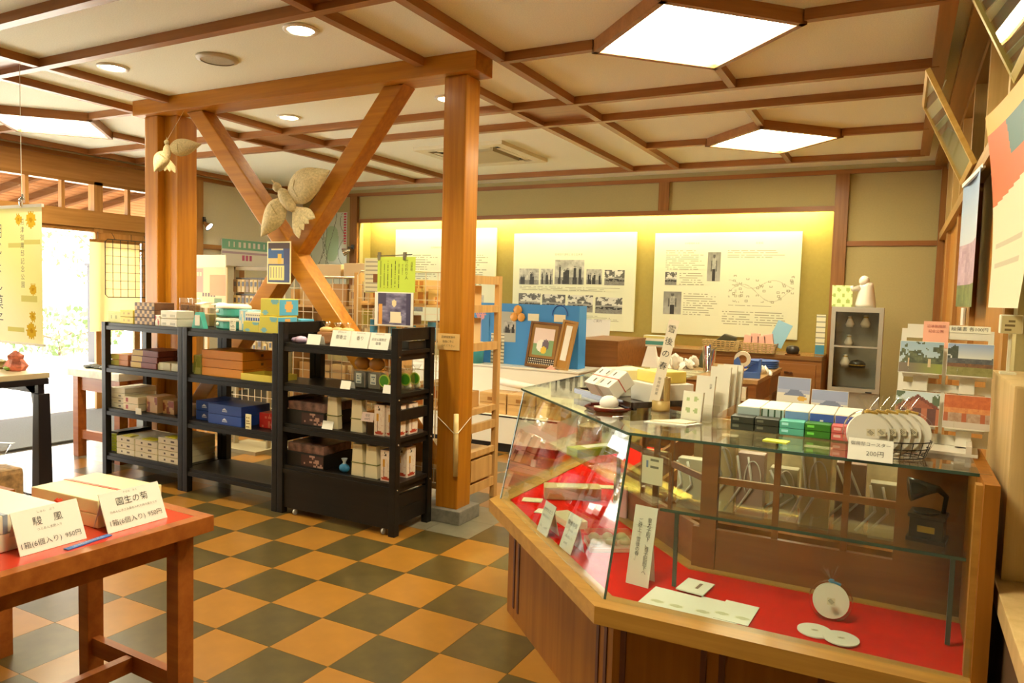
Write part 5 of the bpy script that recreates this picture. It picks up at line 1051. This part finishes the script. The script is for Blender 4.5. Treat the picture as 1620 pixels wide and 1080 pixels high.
t = thing('paper_crane', 'small pink paper crane in front of the picture frames', 'ornament', (-2.86, 6.23, .735)); MB().prism([(-.05, 0), (.05, 0), (.0, .04)], -.015, .015, Matrix.Rotation(PI/2, 4, 'X')).build('body', pinkm, t); MB().prism([(-.01, 0), (.06, .03), (.0, .02)], -.006, .006, Matrix.Rotation(PI/2, 4, 'X')).build('wing', wht, t)
# ================================================================== WOODEN RACK BEHIND THE POST
t = thing('wooden_rack', 'pale wooden ladder rack with shelves behind the square post', 'rack', (-2.93, 4.28, 0)); w, d, h = .455, .20, 1.55
for sx in (-1, 1):
    for sy in (-1, 1): MB().box(sx*w-.018, sx*w+.018, sy*d-.022, sy*d+.022, 0, h).build('upright', rackw, t, bevel=.003)
    for (z0, z1) in ((1.49, 1.545), (1.30, 1.35), (1.045, 1.10), (.62, .66), (.50, .555), (.33, .37), (.09, .15)): MB().box(sx*w-.014, sx*w+.014, -d+.022, d-.022, z0, z1).build('rung', rackw, t)
for zz in (1.34, 1.09, .65): MB().box(-w+.018, w-.018, -d+.02, d-.02, zz-.015, zz).build('shelf_board', rackwx, t)
MB().box(-w+.016, w-.016, -d+.02, d-.02, .10, .36).build('bottom_box', rackwx, t, bevel=.004); MB().box(w-.002, w+.016, -d+.06, d-.06, .17, .31).build('end_panel', rackw, t)
def wire_grid(name, label, x0, x1, y, z0, z1, m, step=.075, r=.0028, face=0, parent=None):
    t = thing(name, label, 'wire grid', ((x0+x1)/2, y, z0), (0, 0, face)); w = (x1-x0)/2; h = z1-z0; b = MB()
    n = max(2, int(2*w/step)); 
    for i in range(1, n): b.bar((-w+2*w*i/n, 0, 0), (-w+2*w*i/n, 0, h), r*1.6, r*1.6)
    n = max(2, int(h/step))
    for i in range(1, n): b.bar((-w, .003, h*i/n), (w, .003, h*i/n), r*1.6, r*1.6)
    b.build('mesh_wires', m, t)
    MB().tube([(-w, 0, .03), (-w, 0, h-.03), (-w+.03, 0, h), (w-.03, 0, h), (w, 0, h-.03), (w, 0, .03), (w-.03, 0, 0), (-w+.03, 0, 0)], r*1.8, 6, True).build('rim_wire', m, t); return t
wire_grid('wire_display_grid', 'cream wire grid in front of the wooden rack', -3.36, -2.50, 4.045, .16, 1.56, wirew, .09)
wire_grid('wire_display_grid', 'cream wire grid left of the wooden rack', -4.30, -3.42, 4.30, .16, 1.52, wirew, .09)
wire_grid('wire_display_grid', 'cream wire grid behind the middle black shelf', -5.28, -4.35, 4.55, .16, 1.20, wirew, .075)
# shelf of parcels behind the crossed braces
t = thing('parcel_shelf', 'wooden shelf of kraft parcels behind the crossed braces', 'shelf', (-3.86, 4.58, 0))
for x in (-.44, .44): MB().box(x-.018, x+.018, -.20, .20, 0, 1.42).build('side', rackw, t)
for zz in (1.30, 1.0, .68, .36): MB().box(-.422, .422, -.20, .20, zz-.02, zz).build('shelf_board', rackwx, t)
kr = [bcol('kraft_a', (214, 178, 120)), bcol('kraft_b', (226, 200, 150)), bcol('kraft_c', (196, 150, 88)), bcol('kraft_d', (150, 110, 66))]
WORD = ['first', 'second', 'third', 'fourth', 'fifth', 'sixth']
for lv, zz in enumerate((1.30, 1.0, .68, .36)):
    for q in range(5):
        hh = (.17, .14, .16, .12)[lv]+.02*((q*3) % 3)
        carton('kraft_parcel', 'kraft paper parcel, %s from left on the %s parcel board' % (WORD[q], ['top', 'second', 'third', 'lowest'][lv]), 'parcel', -4.26+q*.165, -4.11+q*.165, 4.42+.01*(q % 2), 4.70, zz, zz+hh, kr[(q+lv) % 4], spots((206, 172, 112), (150, 110, 66), q+lv, 3, .12) if q % 2 else None)
for q in range(2): carton('kraft_parcel', 'wide kraft box on top of the parcels, %s' % ['left', 'right'][q], 'parcel', -4.25+q*.44, -3.84+q*.42, 4.42, 4.72, 1.515, 1.62+.01*q, kr[1])
for lv, (zz, nm) in enumerate(((1.34, 'top'), (1.09, 'middle'), (.65, 'lower'))):
    for q in range(5): carton('paper_goods', 'tan paper goods pack, %s from left on the %s rack shelf' % (WORD[q], nm), 'pack', -3.34+q*.165, -3.20+q*.165, 4.16, 4.36, zz, zz+.11+.03*((q+lv) % 3), kr[(q*2+lv) % 4], spots((220, 180, 110), (190, 120, 60), q*3+lv, 4, .14) if lv != 1 else half((80, 150, 190), (206, 160, 90)))
t = thing('woven_basket', 'dark and white woven ball basket on the rack bottom box', 'basket', (-2.60, 4.20, .37)); MB().ball((0, 0, .085), (.095, .095, .085), 18).build('ball', plain('weave_bw', (.42, .38, .28), .6, var=.8, scale=90), t, smooth=True); MB().lathe([(.05, .0), (.06, .004), (.06, .012), (.05, .016)], 16).build('foot_ring', rackw, t, smooth=True)
t = thing('red_cup', 'red cup holding wrapped sticks on the rack', 'cup', (-2.56, 4.16, .65)); MB().lathe([(0, 0), (.04, 0), (.05, .12), (.046, .12), (.037, .01), (0, .01)], 18).build('cup', bcol('cup_red', (180, 60, 50)), t, smooth=True)
for a in range(6): MB().tube([(.02*math.cos(a), .02*math.sin(a), .012), (.05*math.cos(a), .05*math.sin(a), .2)], .007, 5).build('stick', cr, t)
# posters clipped to the rack
t = thing('green_notice', 'bright lime green notice clipped above the right black shelf', 'poster', (-2.985, 3.985, 1.42)); MB().box(-.155, .155, 0, .002, 0, .235).build('paper', plain('paper_lime', (.52, .66, .07), .6), t)
for k2, (s_, sz, x, zz) in enumerate([('沼津垣', .020, .125, .17), ('竹の折り人', .027, .085, .150), ('細い箱根竹を', .012, .052, .15)]): text(s_, sz, t, (x, -.001, zz), ink, True, 1.0)
sheet('writing_columns', .17, .20, 34, 40, lambda u, v: (60, 70, 20) if int(u*34) % 6 == 2 and .05 < v < .95-.1*((int(u*34)//6) % 2) and random.random() < .8 else (188, 206, 64), t, (-.055, -.0008, .018)); MB().tube([(-.16, -.003, .24), (.13, -.003, .25)], .003, 5).build('hanger_rod', wire, t)
for x in (-.14, .07): MB().box(x-.012, x+.012, -.006, .004, .215, .265).build('clip', chrome, t)
t = thing('photo_notice', 'pale notice with a portrait photo beside the lime notice', 'poster', (-3.19, 3.99, 1.415)); sheet('print', .13, .23, 14, 24, lambda u, v: (120, 70, 30) if .55 < u < .9 and .3 < v < .55 else ((150, 140, 120) if int(v*24) % 3 == 0 and .1 < u < .9 else (206, 196, 160)), t, (0, -.001, 0)); MB().box(-.067, .067, 0, .002, -.003, .233).build('paper', bcol('paper_limepale', (200, 206, 120)), t)
t = thing('photo_poster', 'framed violet photo of a lantern and white cloth', 'poster', (-2.99, 3.97, 1.195)); MB().box(-.158, .158, 0, .004, 0, .225).build('mount', white, t)
sheet('photo', .27, .21, 44, 34, lambda u, v: (240, 226, 196) if abs(u-.55) < .16+.05*(.4-v) and .05 < v < .42 else ((232, 214, 170) if (u-.5)**2*2+(v-.68)**2 < .012 else ((226, 160, 80) if .03 < u < .14 and v < .65 else (mixc((62, 56, 84), (176, 172, 206), fbm(u*5, v*9, 3)**1.2 if not ((u < .25 and v > .6) or u > .86) else .12)))), t, (0.005, -.001, .008))
t = thing('calendar_poster', 'small dark blue event poster pinned where braces cross', 'poster', (-3.86, 3.80, 1.455)); MB().box(-.112, .112, 0, .003, 0, .295).build('paper', bcol('paper_ivory', (242, 226, 180)), t)
sheet('poster_print', .205, .275, 40, 54, lambda u, v: ((222, 206, 130) if .06 < u < .74 and .06 < v < .42 and not (.12 < u < .68 and .12 < v < .38 and int(u*40) % 5 == 0) else (60, 70, 110)) if v < .46 else ((70, 44, 40) if v > .86 else ((200, 190, 150) if .82 < v < .86 and .15 < u < .7 else ((214, 170, 60) if .45 < u < .62 and v < .72 else ((206, 176, 110) if v < .62 and u < .72 else ((40, 84, 140) if u < .72 else (56, 60, 104)))))), t, (0, -.001, .010))
t = thing('pasted_note', 'cream handwritten note pasted on the square timber post', 'note', (-2.447, 3.816, 1.075)); MB().box(-.084, .076, 0, .002, 0, .10).build('paper', bcol('note_cream', (226, 186, 120)), t)
for q, s_ in enumerate(('沼津垣実演中', '自由に手に', 'ふれて下さい')): text(s_, .017, t, (-.006, -.0012, .078-q*.027), ink)
t = thing('bamboo_stick', 'pale bamboo stick tied by string to the square post', 'stick', (-2.372, 3.80, .30)); MB().tube([(0.004, 0, 0), (0, 0, .385)], .016, 12).build('stick', plain('bamboo_pale', (.66, .48, .20), .45), t, smooth=True); MB().tube([(-.15, .01, .36), (-.006, -.017, .27), (.02, -.01, .27), (.014, .15, .345)], .0025, 5).build('string', cream, t)
# ================================================================== LEFT BACKGROUND
t = thing('card_spinner', 'brown rack of hanging souvenir packets left of the braces', 'rack', (-5.0, 4.62, 0)); MB().box(-.21, -.19, -.02, .02, 0, 1.60).box(.19, .21, -.02, .02, 0, 1.60).box(-.21, .21, -.02, .02, 1.57, 1.60).build('frame', plain('spinner_grey', (.36, .30, .17), .5), t); MB().box(-.24, .24, -.18, .18, 0, .03).build('foot', plain('spinner_grey', (.36, .30, .17), .5), t)
for zz in (1.50, 1.36, 1.20, 1.04): MB().bar((-.19, -.01, zz), (.19, -.01, zz), .012, .012).build('hook_rail', wire, t)
pk_me = MB().box(-.02, .02, -.004, .004, -.11, 0).build('packet', bcol('packet_straw', (206, 180, 110)), mesh_only=True); pk_me2 = MB().box(-.02, .02, -.004, .004, -.11, 0).build('packet', bcol('packet_brown', (140, 110, 66)), mesh_only=True)
tagm = MB().box(-.012, .012, -.0055, -.004, -.06, -.02).build('packet_tag', bcol('tag_dk', (70, 64, 54)), mesh_only=True)
for r_, zz in enumerate((1.49, 1.35, 1.19, 1.03)):
    for q in range(8):
        o = link('souvenir_packet', pk_me if (q+r_) % 3 else pk_me2, None, (-5.175+q*.05, 4.585, zz)); tag(o, 'slim straw coloured souvenir packet hanging in the %s row of the packet rack' % ['top', 'second', 'third', 'bottom'][r_], 'packet', 'souvenir packets in the %s row' % ['top', 'second', 'third', 'bottom'][r_]); link('packet_tag', tagm, o)
for q in range(14):
    o = link('souvenir_packet', pk_me if q % 3 else pk_me2, None, (-5.2+q*.064, 4.53, .98-.03*(q % 2))); tag(o, 'slim souvenir packet hanging on the wire grid behind the middle shelf', 'packet', 'packets hanging on the wire grid'); link('packet_tag', tagm, o)
t = thing('pink_poster_board', 'pink and orange souvenir poster board behind the left shelf', 'poster', (-5.48, 4.52, 1.23)); MB().box(-.27, .27, 0, .01, 0, .36).build('board', bcol('board_tan', (226, 196, 140)), t); rr = random.Random(8)
sheet('poster_print', .52, .34, 44, 30, lambda u, v: (222, 136, 110) if u < .45 and v > .35 and not (.05 < u < .4 and .8 < v < .9 and int(u*44) % 3) else ((228, 150, 84) if u > .62 and .3 < v < .85 else ((96, 130, 60) if u > .72 and v < .25 and u < .9 else ((90, 60, 40) if .42 < u < .75 and .28 < v < .36 and int(u*44) % 3 else (232, 202, 140)))), t, (0, -.001, .01))
MB().box(-.30, .24, .012, .02, .33, .47).build('cream_header', cream, t); MB().box(-.02, .02, .01, .03, -1.23, .0).box(-.2, .2, -.08, .12, -1.23, -1.21).build('stand_leg', rackw, t)
for k2, (x, m) in enumerate(((-4.44+.0, wht), (-4.30, grn))):
    t = thing('clear_display_box', ['clear acrylic display box with white lid on left shelf corner', 'clear rounded acrylic box of green sweets on middle shelf'][k2], 'box', (-4.345+.17*k2-.05, 3.66, Z_M[0])); MB().box(-.06, .06, -.05, .05, 0, .17).build('clear_shell', film, t, bevel=.012); MB().box(-.052, .052, -.044, .044, .004, .09).build('contents', [bcol('cont_cream', (206, 190, 140)), bcol('cont_green', (150, 156, 70))][k2], t, bevel=.006); MB().box(-.05, .03, -.05, .02, .172, .176).build('price_slip', wht, t, rot=(.2, 0, 0))
# banner board on the left wall beyond the entrance
t = thing('wall_banner', 'teal topped white banner board on the left wall', 'banner', (XL+.035, 7.38, 1.70), (0, 0, PI/2)); MB().box(-.55, .72, 0, .01, 0, .36).build('board', white, t)
sheet('banner_print', 1.26, .35, 60, 24, lambda u, v: (126, 190, 172) if v > .62 and not (.7 < v < .9 and .06 < u < .9 and int(u*60) % 4 in (1, 2) and math.sin(u*90) > .2) else ((196, 90, 150) if .25 < u < .42 and .22 < v < .42 and int(u*60) % 3 else ((190, 170, 200) if .47 < v < .54 and u < .8 else (238, 238, 240))), t, (.085, -.001, .005))
# hanging board and wire grid in the entrance window
t = thing('hanging_cloth_board', 'tan cloth sheet hanging in the entrance window', 'cloth', (-7.925, 5.31, .88), (0, 0, PI/2)); sheet('cloth', .60, 1.0, 10, 12, lambda u, v: (240, 206, 140), t, (0, 0, 0), mat=clothmat(), curve=lambda u, v: .02*math.sin(u*5)*(1-v)); MB().box(-.30, .30, -.01, .01, .995, 1.025).build('top_batten', trim_w, t)
for x in (-.2, .2): MB().tube([(x, 0, 1.02), (x, .0, 1.11)], .003, 5).build('hook', wire, t)
wg = wire_grid('wire_display_grid', 'dark wire grid with rounded corners hanging in the entrance window', -.32, .32, 5.26, 1.27, 1.92, wire, .085, .003, PI/2); wg.location = (-7.89, 5.49, 1.265)
for x in (-.2, .2): MB().tube([(x, 0, .65), (x, .06, .725)], .003, 5).build('hook', wire, wg)
# ---- brown side table by the shelf
t = thing('side_table', 'reddish brown side table with pale stone slab near the entrance', 'table', (-5.62, 3.80, 0)); sm = plain('pale_slab', (.72, .68, .58), .5, var=.2, scale=12)
for x in (-.30, .235):
    for y in (-.15, .30): MB().box(x-.035, x+.035, y-.035, y+.035, 0, .66).build('leg', tablew, t, bevel=.004)
MB().box(-.265, .20, -.165, -.13, .55, .66).box(-.265, .20, .28, .315, .55, .66).box(-.32, -.285, -.115, .265, .55, .66).build('apron', tablew, t); MB().box(-.265, .20, -.165, -.13, .15, .22).build('stretcher', tablew, t)
MB().prism([(-.40, -.19), (.27, -.19), (.27, .34), (-.34, .34), (-.42, .1)], .66, .72).build('stone_top', sm, t, bevel=.006)
t = thing('black_stones', 'heap of flat black stones on the pale slab', 'stones', (-5.80, 3.75, .72)); b = MB()
for q in range(14): b.ball((-.16+.028*q, .03*math.sin(q*2), .012+.006*(q % 2)), (.035, .045, .014), 8)
b.build('pebbles', plain('pebble', (.05, .055, .05), .5), t)
t = thing('dark_kettle', 'dark rounded kettle on the floor under the brown side table', 'kettle', (-5.50, 3.72, 0)); MB().lathe([(0, 0), (.08, 0), (.11, .05), (.10, .10), (.05, .14), (0, .15)], 20).build('pot', plain('pot_dark', (.06, .015, .012), .25), t, smooth=True); MB().tube([(-.06, 0, .12), (-.04, 0, .19), (.04, 0, .19), (.06, 0, .12)], .008, 6).build('handle', blk, t, smooth=True)
# ---- black table under the banner
t = thing('black_table', 'black carved table with pale top at the left edge', 'table', (-5.45, 2.55, 0)); bt = plain('black_lacquer', (.018, .014, .016), .3)
for (x, y) in ((.55, .22), (.55, -.22), (-.55, .22), (-.55, -.22)): MB().prism([(-.045, -.045), (.045, -.045), (.045, .045), (-.045, .045)], 0, .70, Matrix.Translation((x, y, 0)), inset=[(-.035, -.035), (.035, -.035), (.035, .035), (-.035, .035)]).build('leg', bt, t, bevel=.006)
MB().box(-.585, .585, -.25, .25, .76, .80).build('frame', bt, t, bevel=.004); MB().box(-.60, .58, -.26, .26, .80, .835).build('top_slab', plain('pale_top', (.66, .55, .36), .4), t, bevel=.004)
Mx = Matrix.Rotation(PI/2, 4, 'X')
for y in (.22, -.22): MB().prism([(.515, .50), (.515, .76), (.36, .76), (.47, .70)], -y-.02, -y+.02, Mx).build('bracket', bt, t); MB().box(-.55, .55, y-.02, y+.02, .70, .76).build('apron', bt, t)
for k2, (x, c1, c2) in enumerate(((-5.13, (214, 120, 100), (150, 190, 70)), (-5.32, (150, 140, 80), (120, 110, 60)))):
    t = thing('paper_ornament', ['colourful folded paper ornament on the black table', 'flat olive ornament at the left end of the black table'][k2], 'ornament', (x, 2.74, .835)); b = MB(); s_ = (1, .5)[k2]
    b.lathe([(0, 0), (.055, 0), (.075, .03*s_), (.045, .075*s_), (.05, .10*s_), (.01, .13*s_), (0, .13*s_)], 7).build('body', plain('orn%d' % k2, C8(*c1), .5, var=.6, scale=26), t); MB().ball((.0, -.045, .022*s_), (.04, .03, .02), 8).build('green_fold', bcol('orn_g%d' % k2, c2), t)
t = thing('low_wire_stand', 'low black wire stand on the floor at the left edge', 'stand', (-4.72, 2.40, 0)); b = MB()
for q in range(8): b.bar((-.25+q*.07, -.18, .11), (-.25+q*.07, .18, .11), .006, .006)
for x in (-.25, .24):
    for y in (-.18, .18): b.bar((x, y, 0), (x, y, .11), .008, .008)
b.bar((-.25, -.18, .11), (.24, -.18, .11), .01, .01); b.bar((-.25, .18, .11), (.24, .18, .11), .01, .01); b.build('frame', wire, t)
t = thing('bread_bag', 'clear bag of brown snacks on the low wire stand', 'bag', (-4.68, 2.40, .116)); MB().box(-.12, .12, -.09, .09, 0, .24).build('clear_bag', film, t, bevel=.03); MB().box(-.11, .11, -.08, .08, .005, .20).build('snacks', plain('snack_brown', (.50, .30, .14), .6, var=.5, scale=30), t, bevel=.03); MB().lathe([(.03, .23), (.02, .26), (.06, .33)], 12).build('tied_top', film, t, smooth=True); MB().box(.06, .10, -.083, -.081, .04, .17).build('label', cr, t)
# ---- hanging banner
t = thing('hanging_banner', 'pale yellow hanging banner with gold flowers and brush writing', 'banner', (-5.215, 2.75, 1.02)); FL = [(.84, .905, .085), (.66, .91, .06), (.86, .40, .06), (.85, .20, .055), (.83, .095, .085)]
def ban_fn(u, v):
    for a, b_, r_ in FL:
        dx, dy = (u-a)*.76, (v-b_)*.88; q = math.hypot(dx, dy)
        if q < r_*.76*.9*(.72+.28*abs(math.cos(6*math.atan2(dy, dx)))): return (206, 168, 52) if q > r_*.2 else (186, 140, 40)
    for a, b_ in ((.62, .72), (.86, .74), (.80, .33), (.6, .1)):
        if abs(v-b_) < .018 and abs(u-a) < .12: return (206, 198, 120)
    g = .5+.5*math.sin(u*3+v*4); return (int(234+10*g), int(230+8*g), int(160+45*g))
sheet('cloth', .76, .88, 76, 88, ban_fn, t, (0, 0, 0), mat=clothmat()); MB().box(-.385, .385, -.004, .012, .875, .895).build('top_rod', white, t); MB().box(-.385, .385, -.004, .012, -.012, .004).build('bottom_rod', white, t)
text('沼津御用邸記念公園', .044, t, (.165, -.002, .58), ink, True, 1.15); text('用じょし菓子', .105, t, (-.115, -.002, .43), ink, True, 1.12)
MB().tube([(.16, 0, .88), (.16, -.01, .93), (.17, 0, .955), (.16, .01, .93)], .012, 8).build('clip', chrome, t, smooth=True)
for x in (-.3, .16): MB().tube([(x, 0, .93 if x > 0 else .89), (x, 0, ZC-1.02)], .002, 4).build('string', white, t)
# ================================================================== RED-TOPPED TABLE IN FRONT
t = thing('red_topped_table', 'red topped wooden display table at the front left', 'table', (-2.217, 1.0, 0), (0, 0, math.radians(-2))); w, d, h = .312, .60, .705
MB().box(-w+.04, w-.04, -d+.04, d-.04, h-.03, h-.001).build('red_top', plain('red_lacquer_top', (.60, .045, .02), .22, coat=.4), t)
MB().box(-w, -w+.04, -d, d, h-.05, h).box(w-.04, w, -d, d, h-.05, h).box(-w+.04, w-.04, -d, -d+.04, h-.05, h).box(-w+.04, w-.04, d-.04, d, h-.05, h).build('top_frame', tablew, t, bevel=.002)
for sx in (-1, 1):
    for sy in (-1, 1): MB().box(sx*(w-.07)-.028, sx*(w-.07)+.028, sy*(d-.07)-.028, sy*(d-.07)+.028, 0, h-.05).build('leg', tablew, t, bevel=.003)
    MB().box(sx*(w-.07)-.012, sx*(w-.07)+.012, -d+.098, d-.098, h-.11, h-.05).build('apron', tablew, t)
    MB().box(-w+.098, w-.098, sx*(d-.07)-.012, sx*(d-.07)+.012, h-.11, h-.05).build('apron', tablew, t); MB().box(-w+.098, w-.098, sx*(d-.07)-.014, sx*(d-.07)+.014, .14, .20).build('stretcher', tablew, t)
MB().box(-.016, .016, -d+.084, d-.084, .145, .195).build('long_stretcher', tablew, t)
t = thing('wooden_table', 'second wooden table with only one leg showing at far left', 'table', (-3.32, 1.25, 0))
MB().box(-.40, .40, -.30, .30, .60, .64).build('tabletop', tablew, t)
for sx in (-1, 1):
    for sy in (-1, 1): MB().box(sx*.36-.03, sx*.36+.03, sy*.26-.03, sy*.26+.03, 0, .60).build('leg', tablew, t)
z = .705
PI2 = PI/2
def table_sign(label, x, y0, y1, lines):
    w = y1-y0; t = thing('price_sign', label, 'sign', (x, (y0+y1)/2, z), (0, 0, PI2-.01)); c = MB().box(-w/2, w/2, 0, .003, 0, .118).build('card', white, t, rot=(math.radians(-24), 0, 0))
    for (s_, sz, px_, pz, m) in lines: text(s_, sz, c, (px_, -.0014, pz), m)
    MB().box(-w*.45, w*.45, 0, .002, 0, .10).build('back_leg', white, t, (0, .085, 0), (math.radians(22), 0, 0))
table_sign('white price sign reading four large characters beside the ribbon box', -1.985, 1.305, 1.497, [('園生の菊', .026, .0, .083, ink), ('そのお   きく', .008, .0, .108, inkg), ('白あんにきざみ栗を入れた焼き菓子です', .0085, .0, .057, inkg), ('1箱(6個入り)', .0205, -.03, .025, ink), ('950円', .0195, .06, .025, ink)])
table_sign('white price sign with two large spaced characters at left', -2.004, 1.075, 1.252, [('駿    風', .026, .0, .080, ink), ('しゅん    ぷう', .008, .0, .105, inkg), ('つぶあん求肥入り', .0085, 0, .058, inkg), ('1箱(6個入り)', .0195, -.03, .023, ink), ('950円', .018, .056, .023, ink)])
for q in range(2): carton('gift_sweets_box', '%s cream boxed sweets tied with red ribbon on the red table' % POSW[2][q], 'box', -2.37, -2.06, 1.31, 1.53, z+q*.042, z+q*.042+.041, bcol('giftbox_cream', (242, 226, 170)) , rz=.05, band=bcol('ribbon_orange', (206, 90, 50)) if q else None)
t = thing('ribbon_bow', 'orange red ribbon bow on the cream sweets box', 'ribbon', (-2.21, 1.305, z+.05)); b = MB(); 
for a in range(6): b.tube([(0, 0, 0), (.022*math.cos(a*1.05), -.012, .022*math.sin(a*1.05))], [.004, .007], 6)
b.build('loops', bcol('ribbon_red', (214, 70, 40)), t)
for q in range(2): carton('gift_sweets_box', '%s white boxed sweets with blue mark at the left of red table' % POSW[2][q], 'box', -2.36, -2.075, .93, 1.215, z+q*.05, z+q*.05+.049, bcol('giftbox_white', (240, 230, 206)), rz=.02, band=bcol('band_bluegrey', (150, 160, 176)) if q else None)
t = thing('blue_label_strip', 'blue label strip stuck at the table edge under the signs', 'label', (-1.968, 1.235, z), (0, 0, PI2+.12)); MB().box(-.068, .068, -.010, .010, 0, .002).build('strip', bcol('strip_blue', (64, 110, 190)), t); text('沼津御用邸限定品', .012, t, (0, -.001, .0025), white, rot=(-PI2, 0, 0))
# ================================================================== RIGHT EDGE
def tilted_frame(name, label, y0, y1, b0, b1, m, inner, gloss=None):
    # b0: lower edge (x, z) against the lintel, b1: upper edge leaning into the room
    L = math.hypot(b1[0]-b0[0], b1[1]-b0[1]); a = math.atan2(b0[0]-b1[0], b1[1]-b0[1]); w = y1-y0
    t = thing(name, label, 'picture frame', (b0[0], (y0+y1)/2, b0[1])); t.matrix_world = Matrix.Translation((b0[0], (y0+y1)/2, b0[1])) @ Matrix.Rotation(-PI2, 4, 'Z') @ Matrix.Rotation(a, 4, 'X')
    e = .028; MB().box(-w/2, -w/2+e, -.012, .012, 0, L).box(w/2-e, w/2, -.012, .012, 0, L).box(-w/2+e, w/2-e, -.012, .012, 0, e).box(-w/2+e, w/2-e, -.012, .012, L-e, L).build('frame', m, t, bevel=.002)
    inner(t, w-2*e, L-2*e, e); MB().box(-w/2+e, w/2-e, -.006, -.003, e, L-e).build('glazing', pane, t)
    MB().tube([(.0, .01, L*.8), (.0, .10, L*.98)], .003, 5).build('cord', cream, t); return t
tilted_frame('wall_certificate', 'certificate in a yellow wooden frame leaning out above the doors', 4.30, 5.05, (.285, 2.135), (.055, 2.62), wood('frame_yellow', (.50, .30, .07), (.62, .40, .12), 'y'), lambda t, w, h, e: sheet('certificate_print', w, h, 40, 30, lambda u, v: (110, 120, 90) if (.1 < u < .9 and (int(v*30) % 4 == 0) and .15 < v < .6) else ((150, 156, 130) if .62 < v < .75 else (196, 204, 176)), t, (0, .004, e)))
tilted_frame('wall_painting', 'large dark glazed picture in a gilt frame at the top right', 1.85, 2.80, (.285, 2.135), (.06, 2.62), plain('gilt', (.42, .32, .08), .35, .3), lambda t, w, h, e: sheet('dark_picture', w, h, 30, 20, lambda u, v: (60+int(30*math.sin(u*9)*math.cos(v*7)), 66+int(24*math.sin(u*9)), 44), t, (0, .004, e)))
t = thing('long_poster', 'narrow hanging poster of sky and lavender flowers on the right wall', 'poster', (.275, 4.22, 1.43), (0, 0, -PI2+.06)); sheet('print', .62, .63, 20, 40, lambda u, v: mixc((190, 200, 214), (132, 162, 204), (v-.5)*2) if v > .5 else (mixc((140, 110, 140), (206, 180, 196), fbm(u*14, v*16, 4)) if v > .17 else mixc((70, 84, 50), (140, 150, 90), fbm(u*14, v*16, 5))), t, (0, 0, 0), curve=lambda u, v: .015*math.sin(u*4)); MB().box(-.32, .32, -.006, .006, .62, .64).build('top_rod', white, t); MB().tube([(0, 0, -.005), (0, 0, -.09)], .012, 8).build('weight', white, t)
t = thing('curled_poster', 'large curled wall poster with orange and teal picture at right edge', 'poster', (.292, 2.70, 1.43), (0, 0, -PI2)); sheet('print', .74, .66, 60, 80, lambda u, v: ((196, 184, 160) if .15 < v < .4 and int(v*40) % 4 == 0 and .1 < u < .8 else (230, 218, 188)) if v < .52+.10*u else ((60, 112, 118) if u > .42-.4*(v-.72) and .72 < v < .9 else ((204, 98, 58) if v < .9 else (222, 172, 78))), t, (0, 0, 0), curve=lambda u, v: -.02-.05*(1-u)**2*v+.02*math.sin(v*3)); MB().box(-.37, .37, -.004, .012, .655, .675).build('top_rod', white, t)
t = thing('side_cabinet', 'pale wooden cabinet with ledge at the right edge', 'cabinet', (.55, 2.20, 0)); MB().box(-.28, .30, -.55, .62, 0, .68).build('lower_case', plain('cab_dark', (.10, .05, .02), .6), t); MB().box(-.30, .30, -.58, .62, .68, .735).build('ledge', palew, t, bevel=.004); MB().box(-.285, .28, .02, .55, .735, 1.235).build('upper_case', palew, t, bevel=.006); MB().box(-.283, -.25, -.575, -.545, 0, .68).build('corner_strip', white, t)
t = thing('small_notice_box', 'small cream notice block behind the postcard rack', 'notice', (.29, 2.60, 1.235)); MB().box(-.028, .028, -.02, .02, .12, .175).build('block', cream, t, bevel=.003); MB().box(-.004, .004, -.004, .004, 0, .12).box(-.02, .02, -.02, .02, 0, .006).build('stem', cream, t); sheet('print', .05, .05, 6, 8, lines_fn((206, 190, 140), (120, 100, 60), 3, .1, 2), t, (0, -.0205, .122))
